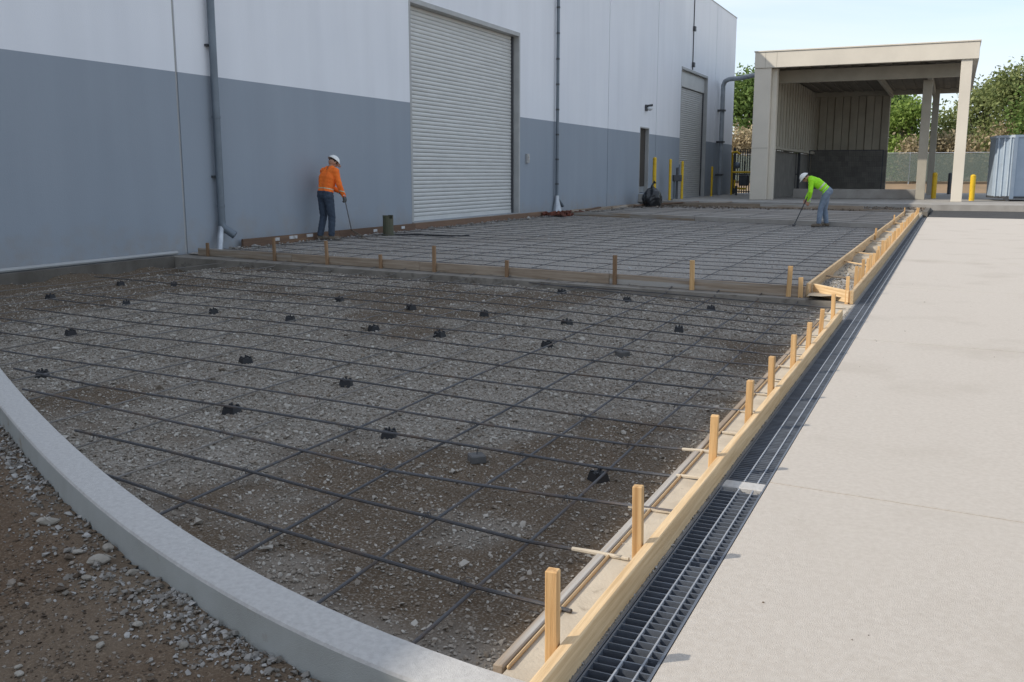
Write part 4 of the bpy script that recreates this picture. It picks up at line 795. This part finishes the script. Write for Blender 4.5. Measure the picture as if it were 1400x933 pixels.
# olive pipe stub, red debris, scraps
q = G(531, 323, .1); st = empty('pipe_stub', (q.x, q.y, .1), 0, 'olive green pipe stub standing on the far base course near the wall', 'pipe')
N_ = 18; mb = MB(); zt = [.44 + .05 * (1 if abs(math.sin(2 * math.pi * k / N_ + .4)) > .5 else -.6) for k in range(N_)]
for rr, inner in ((.125, 0), (.108, 1)):
    mb.add([(rr * math.cos(2 * math.pi * k / N_), rr * math.sin(2 * math.pi * k / N_), z) for k in range(N_) for z in (0, zt[k])], [((2 * k), (2 * ((k + 1) % N_)), 2 * ((k + 1) % N_) + 1, 2 * k + 1)[::-1 if inner else 1] for k in range(N_)])
mb.add([], [(2 * k + 1, 2 * ((k + 1) % N_) + 1, 2 * N_ + 2 * ((k + 1) % N_) + 1, 2 * N_ + 2 * k + 1) for k in range(N_)]); mb.f = [f for f in mb.f]
pip = MB(); pip.v = mb.v; pip.f = mb.f; 
pip.f = pip.f[:2 * N_] + [(2 * k + 1, 2 * ((k + 1) % N_) + 1, 2 * N_ + 2 * ((k + 1) % N_) + 1, 2 * N_ + 2 * k + 1) for k in range(N_)]
pip.build('sleeve', M['olive'], st); MB().tube([(0, 0, 0), (0, 0, .05)], .16, 16).build('collar', M['olive'], st)
hs = smooth_path([(q.x + .1, q.y + .05, .13), (q.x + .6, q.y + .35, .13), (q.x + 1.2, q.y + .2, .13), (q.x + 1.9, q.y + .5, .13)], 8)
tag(MB().tube(hs, .018, 8).build('black_hose', M['plastic'], None, True), 'thin black hose lying on the base course right of the olive pipe stub', 'hose')
r = random.Random(3)
rb = empty('red_debris_pile', (-12.3, 31.1, .11), 0, 'low heap of red-brown broken bricks at the foot of the second downpipe', 'debris')
bk = MB().box((-.13, -.06, -.04), (.13, .06, .04), .008).mesh('brick', M['brick'])
for k in range(34): put('brick', bk, rb, (r.uniform(-.25, .45), r.uniform(-1.1, 1.1), .05 + .09 * r.random() * (k % 2)), (r.uniform(-.4, .4), r.uniform(-.4, .4), r.uniform(0, 3)), (1, 1, 1))
for k, (x, y, an, l, lab) in enumerate([(-12.1, 41.7, .3, 1.4, 'brown scrap board beside the rubbish bag'), (-11.9, 43.0, -.4, 1.8, 'dark scrap board leaning low behind the rubbish bag'), (-11.1, 42.2, 1.0, 1.2, 'short scrap board right of the rubbish bag'), (-11.0, 43.6, .1, 2.0, 'long scrap board before the meter post'),
                                     (-12.3, 33.6, 1.4, 1.0, 'scrap of wood by the wall just past the red debris'), (-12.25, 36.4, 1.2, .9, 'splintered board by the wall under the first panel joint'), (-12.2, 39.3, 1.5, 1.2, 'pale scrap board by the wall left of the narrow door')]):
    tag(board('scrap_board', (x, y, .19), (x + l * math.cos(an), y + l * math.sin(an), .22 + .06 * r.random()), .14, .05, M['woodold' if k % 2 else 'woodred']), lab, 'scrap board', 'scrap boards by the wall')
Pd = np.stack([RNG.uniform(-12.6, -12.1, 900), RNG.uniform(14, 43, 900), np.full(900, .14)], 1); scatter('wall_rubble', Pd, np.exp(RNG.normal(-3.0, .5, 900)), M['paleg'], 'small rubble scattered along the foot of the warehouse wall', 'rubble')
Pe = np.stack([RNG.uniform(-12.4, -.9, 2600), RNG.uniform(39, 43.4, 2600), np.full(2600, .18)], 1); scatter('soil_clods', Pe, np.exp(RNG.normal(-2.9, .5, 2600)), M['dirtclod'], 'dark clods on the soil strip before the canopy pad', 'soil')

# ================================================================== PEOPLE
def capsule(a, b, ra, rb_, n=14):
    a = Vector(a); b = Vector(b); d = (b - a); L_ = d.length; t = d / L_ if L_ > 1e-6 else Vector((0, 0, 1)); P = []; Rr = []
    for k in range(4): an = math.pi / 2 * (1 - k / 4); P.append(a - t * ra * math.sin(an)); Rr.append(max(ra * math.cos(an), .002))
    P.append(a); Rr.append(ra); P.append(b); Rr.append(rb_)
    for k in range(1, 5): an = math.pi / 2 * k / 4; P.append(b + t * rb_ * math.sin(an)); Rr.append(max(rb_ * math.cos(an), .002))
    return P, Rr, n
def hand(bones, wr, d, side, palm_n, mt):
    # palm, four curled fingers of unequal length and a thumb leaving the side of the palm
    d = d.normalized(); sd_ = side.normalized(); nn = palm_n.normalized(); kn = wr + d * .085
    bones.append((wr - sd_ * .012, kn - sd_ * .026, .022, .018, mt)); bones.append((wr + sd_ * .012, kn + sd_ * .026, .022, .018, mt)); bones.append((wr, kn, .022, .018, mt))
    for k, l in enumerate((.038, .044, .042, .033)):
        r0 = kn + sd_ * (.03 - .02 * k); a = r0 + d * l * .8 + nn * .012; b = a + nn * l * .75 + d * .004; c = b - d * l * .55 + nn * .006
        bones += [(r0, a, .0095, .009, mt), (a, b, .009, .0085, mt), (b, c, .0085, .0075, mt)]
    t0 = wr + d * .025 + sd_ * .028; t1 = t0 + sd_ * .022 + d * .03 + nn * .014; t2 = t1 + nn * .026 + d * .016; bones += [(t0, t1, .012, .011, mt), (t1, t2, .011, .009, mt)]
def person(loc, heading, J, mats, label, tape=False):
    V = lambda p: Vector(p); B = []
    S, Tn, SK, GL, BT = 'shirt', 'trousers', 'skin', 'glove', 'boot'
    pel, che, nek, hed = V(J['pelvis']), V(J['chest']), V(J['neck']), V(J['head']); up_ = (che - pel).normalized(); fwd = V(J.get('front', (1, 0, 0)))
    wst = pel.lerp(che, .35)
    for s in (-1, 1):
        y = V((0, s, 0))
        B += [(pel + y * .075, wst + y * .065, .112, .105, Tn if s else S), (wst + y * .06 + up_ * .02, che + y * .085, .118, .125, S), (che + y * .085, nek + y * .06 - up_ * .05, .125, .085, S)]
        sh, el, wr = V(J['shoulder'][s]), V(J['elbow'][s]), V(J['wrist'][s])
        B += [(che.lerp(sh, .45) + up_ * .02, sh, .095, .076, S), (sh, sh.lerp(el, .5), .072, .058, S), (sh.lerp(el, .5), el, .058, .05, S), (el, el.lerp(wr, .45), .05, .046, S), (el.lerp(wr, .45), el.lerp(wr, .93), .046, .036, S)]
        d = V(J['hand'][s]).normalized(); side = d.cross(V((0, s, 0)).cross(d)); side = V((1, 0, 0)) - d * d.x; pn = V((0, -s, 0)); pn = pn - d * pn.dot(d)
        B.append((el.lerp(wr, .9), wr + d * .01, .028, .025, J['handmat'])); hand(B, wr, d, side if side.length > .1 else V((0, 0, 1)), pn, J['handmat'])
        hp, kn, an = V(J['hip'][s]), V(J['knee'][s]), V(J['ankle'][s])
        B += [(pel.lerp(hp, .6), hp, .11, .105, Tn), (hp, hp.lerp(kn, .5), .100, .084, Tn), (hp.lerp(kn, .5), kn, .084, .066, Tn), (kn, kn.lerp(an, .4), .066, .064, Tn), (kn.lerp(an, .4), an + V((0, 0, .03)), .064, .055, Tn)]
        td = V(J['toe'][s]).normalized(); B += [(an, an + V((0, 0, -.04)), .05, .046, BT), (an + V((0, 0, -.045)) - td * .045, an + td * .10 + V((0, 0, -.05)), .042, .045, BT), (an + td * .10 + V((0, 0, -.05)), an + td * .165 + V((0, 0, -.055)), .045, .036, BT)]
    B.append((pel - up_ * .04, pel + up_ * .04, .11, .11, Tn)); B.append((wst, che, .11, .12, S)); B.append((nek - (hed - nek) * .35, nek.lerp(hed, .55), .058, .052, SK))
    hu = (hed - nek).normalized(); hf = V(J['face']).normalized(); hf = (hf - hu * hf.dot(hu) * .0).normalized(); crown = hf.cross(V((0, 1, 0))) * -1
    crown = V(J['crown']).normalized()
    B += [(hed - crown * .01 - hf * .02, hed + crown * .045 - hf * .02, .083, .08, SK), (hed + hf * .03 - crown * .045, hed + hf * .03 + crown * .02, .058, .062, SK), (hed + hf * .045 - crown * .085, hed + hf * .03 - crown * .06, .032, .04, SK)]
    B += [(hed + hf * .085 + crown * .005, hed + hf * .102 - crown * .022, .009, .013, SK)]
    for s in (-1, 1): B.append((hed + V((0, s * .080, 0)) - crown * .03, hed + V((0, s * .084, 0)) + crown * .012, .012, .015, SK))
    mb = MB()
    for a, b, ra, rb_, _ in B: P, Rr, n = capsule(a, b, ra, rb_); mb.tube(P, Rr, n)
    tmp = link(bpy.data.objects.new('tmp', mb.mesh('tmp', None))); md_ = tmp.modifiers.new('r', 'REMESH'); md_.mode = 'VOXEL'; md_.voxel_size = .0085; sm = tmp.modifiers.new('s', 'SMOOTH'); sm.iterations = 3; sm.factor = .5
    dg = bpy.context.evaluated_depsgraph_get(); dg.update(); me = bpy.data.meshes.new_from_object(tmp.evaluated_get(dg)); bpy.data.objects.remove(tmp)
    nV = len(me.vertices); co = np.empty(nV * 3, np.float32); me.vertices.foreach_get('co', co); co = co.reshape(-1, 3); nF = len(me.polygons)
    no = np.empty(nV * 3, np.float32); me.vertices.foreach_get('normal', no); no = no.reshape(-1, 3); fv = [tuple(p.vertices) for p in me.polygons]; fc = np.array([co[list(q)].mean(0) for q in fv]) if nF else np.zeros((0, 3))
    best = np.full(nF, 9.); lab_ = np.zeros(nF, int); names = [S, Tn, SK, GL, BT]
    for a, b, ra, rb_, mt in B:
        a_ = np.array(a); ab = np.array(b) - a_; t_ = np.clip(((fc - a_) @ ab) / max(ab @ ab, 1e-9), 0, 1); d_ = np.linalg.norm(fc - a_ - t_[:, None] * ab, axis=1) - (ra + (rb_ - ra) * t_); k = d_ < best; best[k] = d_[k]; lab_[k] = names.index(mt)
    # hem of the shirt hangs a little over the belt
    hem = ((fc - np.array(pel)) @ np.array(up_)); lab_[(lab_ == 1) & (hem > .03)] = 0; lab_[(lab_ == 0) & (hem < .03) & (np.linalg.norm(fc - np.array(pel), axis=1) < .22)] = 1
    root = empty('person', loc, heading, label, 'person')
    me.name = 'body'; me.materials.clear(); me.materials.append(M['skin']); me.polygons.foreach_set('use_smooth', [True] * nF); me.update(); put('body', me, root)
    wr_ = np.array([.006 * math.sin(38 * c[2] + 21 * c[0]) * math.cos(27 * c[1] + 9 * c[2]) for c in co]) if nV < 90000 else 0
    for k, nm in ((0, 'shirt'), (1, 'trousers'), (4, 'boots'), (3, 'gloves')):
        ids = np.where(lab_ == k)[0]
        if len(ids) == 0: continue
        used = sorted({v for i in ids for v in fv[i]}); mp2 = {v: i for i, v in enumerate(used)}
        off = .007 if k < 2 else .004; pts = co[used] + no[used] * (off + (np.abs(wr_[used])[:, None] if k < 2 else 0))
        m2 = bpy.data.meshes.new(nm); m2.from_pydata(pts.tolist(), [], [tuple(mp2[v] for v in fv[i]) for i in ids]); m2.materials.append(M[mats[nm]]); 
        m2.polygons.foreach_set('use_smooth', [True] * len(m2.polygons))
        if k == 0 and tape:
            m2.materials.append(M['reflect']); rel = [(Vector(p.center) - pel).dot(up_) for p in m2.polygons]
            for p, h_ in zip(m2.polygons, rel):
                if (tape is True and .17 < h_ < .215) or .08 < h_ < .098: p.material_index = 1
        m2.update(); put(nm, m2, root)
    # helmet: dome, ridge and peak
    cs = V((0, 1, 0)); Mh = Matrix((hf, cs, crown)).transposed().to_4x4(); Mh.translation = hed + crown * .035 - hf * .005
    hm = MB(); nn_ = 22
    for j in range(8):
        ph = math.pi / 2 * j / 7; rr = math.cos(ph) + (.14 if j == 0 else 0); hm.v += [tuple(Mh @ Vector((.128 * rr * math.cos(2 * math.pi * i / nn_) + (.05 * max(0, math.cos(2 * math.pi * i / nn_)) ** 2 if j == 0 else 0), .105 * rr * math.sin(2 * math.pi * i / nn_), .115 * math.sin(ph) - (.006 if j == 0 else 0)))) for i in range(nn_)]
    hm.f = [(j * nn_ + i, j * nn_ + (i + 1) % nn_, (j + 1) * nn_ + (i + 1) % nn_, (j + 1) * nn_ + i) for j in range(7) for i in range(nn_)]
    ho = hm.build('helmet', M['hat'], root, True); sd2 = ho.modifiers.new('t', 'SOLIDIFY'); sd2.thickness = .004
    MB().tube([Mh @ Vector((.115 * math.cos(a), 0, .105 * math.sin(a) + .004)) for a in np.linspace(.35, 2.8, 12)], .009, 6).build('helmet_ridge', M['hat'], ho, True)
    hr = MB().sphere((0, 0, 0), (.094, .09, .07), 14, 8); hr.v = [tuple(Mh @ Vector((x - .012, y, z - .02))) for x, y, z in hr.v]; hr.build('hair', M['hair'], root, True)
    for s in (-1, 1): MB().sphere(hed + hf * .084 + V((0, s * .03, 0)) + crown * .008, .009, 8, 6).build('eye', M['hair'], root, True)
    return root
def both(f): return {-1: f(-1), 1: f(1)}
q = onX(446, 300, -12.36)
TO = person((q.x, q.y, .115), R(72), dict(pelvis=(0, 0, .96), chest=(.075, 0, 1.27), neck=(.15, 0, 1.475), head=(.225, 0, 1.585), face=(.72, -.1, -.62), crown=(.62, 0, .78), handmat='glove',
    shoulder=both(lambda s: (.125, s * .185, 1.40)), elbow={-1: (.16, -.265, 1.12), 1: (.23, .25, 1.13)}, wrist={-1: (.28, -.25, .90), 1: (.42, .06, .98)}, hand={-1: (.25, 0, -1), 1: (.5, -.5, -.7)},
    hip=both(lambda s: (0, s * .095, .90)), knee={-1: (.07, -.10, .50), 1: (.02, .11, .50)}, ankle={-1: (.05, -.10, .095), 1: (-.07, .12, .095)}, toe={-1: (1, -.15, 0), 1: (1, .15, 0)}),
    dict(shirt='orange', trousers='jeans', boots='boot', gloves='glove'), 'worker in orange shirt, dark jeans and white helmet standing by the wall holding a rake', 'low'); TO.scale = (1.06, 1.06, 1.06)
q2 = G(1121, 310.5, .115)
TG = person((q2.x, q2.y, .115), R(188), dict(pelvis=(-.14, 0, .985), chest=(.14, 0, 1.20), neck=(.335, 0, 1.325), head=(.455, 0, 1.325), face=(.62, 0, -.78), crown=(.80, 0, .52), handmat='skin',
    shoulder=both(lambda s: (.29, s * .185, 1.245)), elbow={-1: (.30, -.25, .95), 1: (.30, .25, .95)}, wrist={-1: (.40, -.09, .74), 1: (.33, .12, .69)}, hand={-1: (.4, .1, -1), 1: (.3, -.1, -1)},
    hip=both(lambda s: (-.13, s * .095, .925)), knee={-1: (-.10, -.10, .50), 1: (.01, .10, .51)}, ankle={-1: (-.16, -.11, .095), 1: (.04, .11, .095)}, toe={-1: (1, -.1, 0), 1: (1, .1, 0)}),
    dict(shirt='lime', trousers='jeanslt', boots='boot', gloves='glove'), 'worker in lime shirt, pale jeans and white helmet bending over the far rebar', True)
def loc2w(root, p): return Vector(root.location) + Matrix.Rotation(root.rotation_euler.z, 3, 'Z') @ (Vector(p) * root.scale.x)
# long tool of the orange worker
a = loc2w(TO, (.30, -.25, .84)); tl_ = empty('long_rake', (0, 0, 0), 0, 'long thin rake with bent tines held by the orange worker', 'rake')
e1 = G(478, 314, .2); e1 = a.lerp(G(482, 321, .14), .85); e2 = G(500, 327.5, .125)
MB().tube([a + (a - e1).normalized() * .18, a, a.lerp(e1, .5), e1], .013, 8).build('handle', M['galvlt'], tl_, True)
for k, (u, v) in enumerate(((503, 327), (494, 325.5), (512, 328.5))):
    g1 = G(u, v, .13); MB().tube(smooth_path([e1, e1.lerp(g1, .35) + Vector((0, 0, -.02)), e1.lerp(g1, .8) + Vector((0, 0, -.05)), g1], 6), .009, 6).build('tine', M['handle'], tl_, True)
# rake of the lime worker
a = loc2w(TG, (.43, -.03, .66)); e = G(1086, 309, .13); gr_ = empty('short_rake', (0, 0, 0), 0, 'dark-handled rake reaching from the bending worker to the rebar', 'rake')
MB().tube([a + (a - e).normalized() * .3, a, e + Vector((0, 0, .04))], .014, 8).build('handle', M['dkgrey'], gr_, True)
hd = (e - a).cross(Vector((0, 0, 1))).normalized(); MB().tube([e + hd * .17 + Vector((0, 0, .04)), e - hd * .17 + Vector((0, 0, .04))], .014, 6).build('rake_head', M['dkgrey'], gr_)
for k in range(7): t0 = e + hd * (.16 - .053 * k) + Vector((0, 0, .04)); MB().tube([t0, t0 + Vector((-.02, -.02, -.06))], .006, 5).build('tine', M['dkgrey'], gr_)

# ================================================================== TREES
def foliage(name, blobs, n, leaf, mat_, parent, seed, droop=0):
    r = np.random.default_rng(seed); tot = sum(b[1][0] * b[1][2] for b in blobs); Vs = []; tint = []
    for c, rad in blobs:
        m_ = int(n * rad[0] * rad[2] / tot); nc = max(8, m_ // 44); d = r.normal(size=(nc, 3)); d /= np.linalg.norm(d, axis=1)[:, None]; cc = d * (r.random((nc, 1)) ** .42) * np.array(rad) + np.array(c)   # twig clusters
        k = r.integers(0, nc, m_); P = cc[k] + r.normal(size=(m_, 3)) * np.array([1, 1, .7]) * leaf * 2.0; ct = r.random(nc)
        u = r.normal(size=(m_, 3)); u /= np.linalg.norm(u, axis=1)[:, None]; v = np.cross(u, r.normal(size=(m_, 3))); v /= np.linalg.norm(v, axis=1)[:, None]; s = leaf * r.uniform(.55, 1.2, (m_, 1))
        Vs.append(np.stack([P - u * s * .55, P + v * s * .3, P + u * s * .55, P - v * s * .3], 1).reshape(-1, 3)); tint.append(np.repeat(np.clip(.55 * ct[k] + .45 * r.random(m_), 0, 1), 4))
    V = np.concatenate(Vs); t_ = np.concatenate(tint); nq = len(V) // 4; me = bpy.data.meshes.new(name)
    me.vertices.add(len(V)); me.vertices.foreach_set('co', V.astype(np.float32).ravel()); me.loops.add(nq * 4); me.loops.foreach_set('vertex_index', np.arange(nq * 4, dtype=np.int32)); me.polygons.add(nq); me.polygons.foreach_set('loop_start', np.arange(0, nq * 4, 4, dtype=np.int32))
    a_ = me.attributes.new('tint', 'FLOAT', 'POINT'); a_.data.foreach_set('value', t_.astype(np.float32)); me.materials.append(mat_); me.update(calc_edges=True); me.validate(); return put(name, me, parent)
def tree(px, Y, base_z, top_y, halfw, lab, mat_, seed, n=9000, leaf=.34, low=.25, lobes=9, gr='trees beyond the yard'):
    r = random.Random(seed); c = onY(px, 200, Y); top = onY(px, top_y, Y).z; H = top - base_z; W_ = halfw * Y * .98 / F_PX
    t_ = empty('tree', (c.x, Y, base_z), 0, lab, 'tree', gr); blobs = []; lm = MB(); lm.tube([(0, 0, -.4), (.1, 0, H * .3), (.05, .1, H * .6), (0, 0, H * .85)], [.05 * H ** .8, .036 * H ** .8, .02 * H ** .8, .02], 9)
    for k in range(lobes * 2):
        an = r.uniform(0, 6.28); h = H * (low + (1 - low) * r.uniform(.12, .86)); rad = W_ * r.uniform(.20, .36); off = (W_ - rad) * r.uniform(.25, 1.0) * (1 - .35 * max(0, h / H - .6) / .4)
        p_ = (off * math.cos(an), off * math.sin(an) * .7, min(h, H - rad * .6)); blobs.append((p_, (rad, rad * .9, rad * .72)))
        lm.tube([(.08, 0, h * .35), (p_[0] * .45, p_[1] * .45, h * .68), (p_[0], p_[1], p_[2])], [.017 * H ** .8, .011 * H ** .8, .02], 6)
    blobs.append(((0, 0, H - W_ * .28), (W_ * .3, W_ * .3, W_ * .26)))
    lm.build('trunk', M['bark'], t_, True); foliage('crown', blobs, int(n * .68), leaf, M[mat_], t_, seed); return t_
tree(1018, 84, 1.0, 101, 34, 'green leafy tree seen in the gap between warehouse and canopy', 'leafgreen', 1, 8000, .36, .42)
tree(1222, 84, 1.0, 118, 24, 'dark green tree just right of the canopy rear wall', 'leafgreen', 2, 7000, .32, .2)
tree(1240, 82, 1.0, 139, 30, 'bright yellow-green tree behind the canopy columns', 'leafbright', 3, 8000, .30, .05)
tree(1290, 88, 1.0, 150, 34, 'dusty olive tree between the canopy columns', 'leafolive', 4, 7000, .32, .05)
tree(1340, 92, 1.0, 112, 42, 'spreading olive tree right of the sunlit column', 'leafolive', 5, 11000, .32, .12, 12)
tree(1386, 84, 1.0, 86, 46, 'tallest tree with wispy top at the right edge', 'leafolive', 6, 12000, .32, .10, 13)
tree(1440, 80, 1.0, 92, 46, 'big green tree cut by the right edge above the container', 'leafgreen', 7, 10000, .34, .1, 11)
tree(1318, 98, 1.0, 165, 30, 'low olive tree half hidden behind the sunlit column', 'leafolive', 8, 6000, .32, 0)
tree(1180, 98, 1.0, 140, 44, 'green tree hidden mostly behind the canopy rear wall', 'leafgreen', 9, 5000, .4, .1)
def bush(px, Y, base_z, top_y, halfw, lab, mat_, seed, n=4000, leaf=.3):
    c = onY(px, 200, Y); top = onY(px, top_y, Y).z; H = top - base_z; W_ = halfw * Y * .98 / F_PX; b = empty('bush', (c.x, Y, base_z), 0, lab, 'bush', 'dry brush behind the yard'); r = random.Random(seed)
    bl = [((r.uniform(-.6, .6) * W_, r.uniform(-.4, .4), H * r.uniform(.25, .7)), (W_ * .5, W_ * .45, H * .32)) for _ in range(6)]; lm = MB()
    for k in range(14): x = r.uniform(-.8, .8) * W_; lm.tube([(x * .4, 0, -.2), (x * .8, r.uniform(-.3, .3), H * .5), (x, r.uniform(-.5, .5), H * r.uniform(.7, 1))], [.05, .03, .01], 5)
    lm.build('stems', M['bark'], b); foliage('crown', bl, n, leaf, M[mat_], b, seed)
bush(1016, 80, 1.0, 168, 22, 'pale straw-coloured brush below the tree in the gap beside the canopy', 'leafdry', 21)
bush(1246, 80, 1.0, 178, 14, 'dead tan vine clump on the bright tree behind the canopy', 'leafdry', 22, 2500, .26)
bush(1352, 86, 1.0, 178, 26, 'tan dry scrub left of the blue container', 'leafdry', 23, 3500)
bush(1300, 83, 1.0, 185, 22, 'brownish scrub above the fence between the columns', 'leafdry', 24, 3000)
bush(1392, 82, 1.0, 165, 24, 'tan scrub rising above the blue container', 'leafdry', 25, 3000)
# distant hedge line closing the horizon
hr_ = np.random.default_rng(5); bl = [((x, 135 + hr_.uniform(-6, 6), 2.2 + hr_.uniform(-1, 1.2)), (6, 4, 2.6)) for x in np.arange(-70, 90, 5)]
o = foliage('distant_woodland', bl, 26000, .7, M['leafgreen'], None, 77); tag(o, 'far band of dark trees closing the view behind the yard', 'woodland', None, 'stuff')
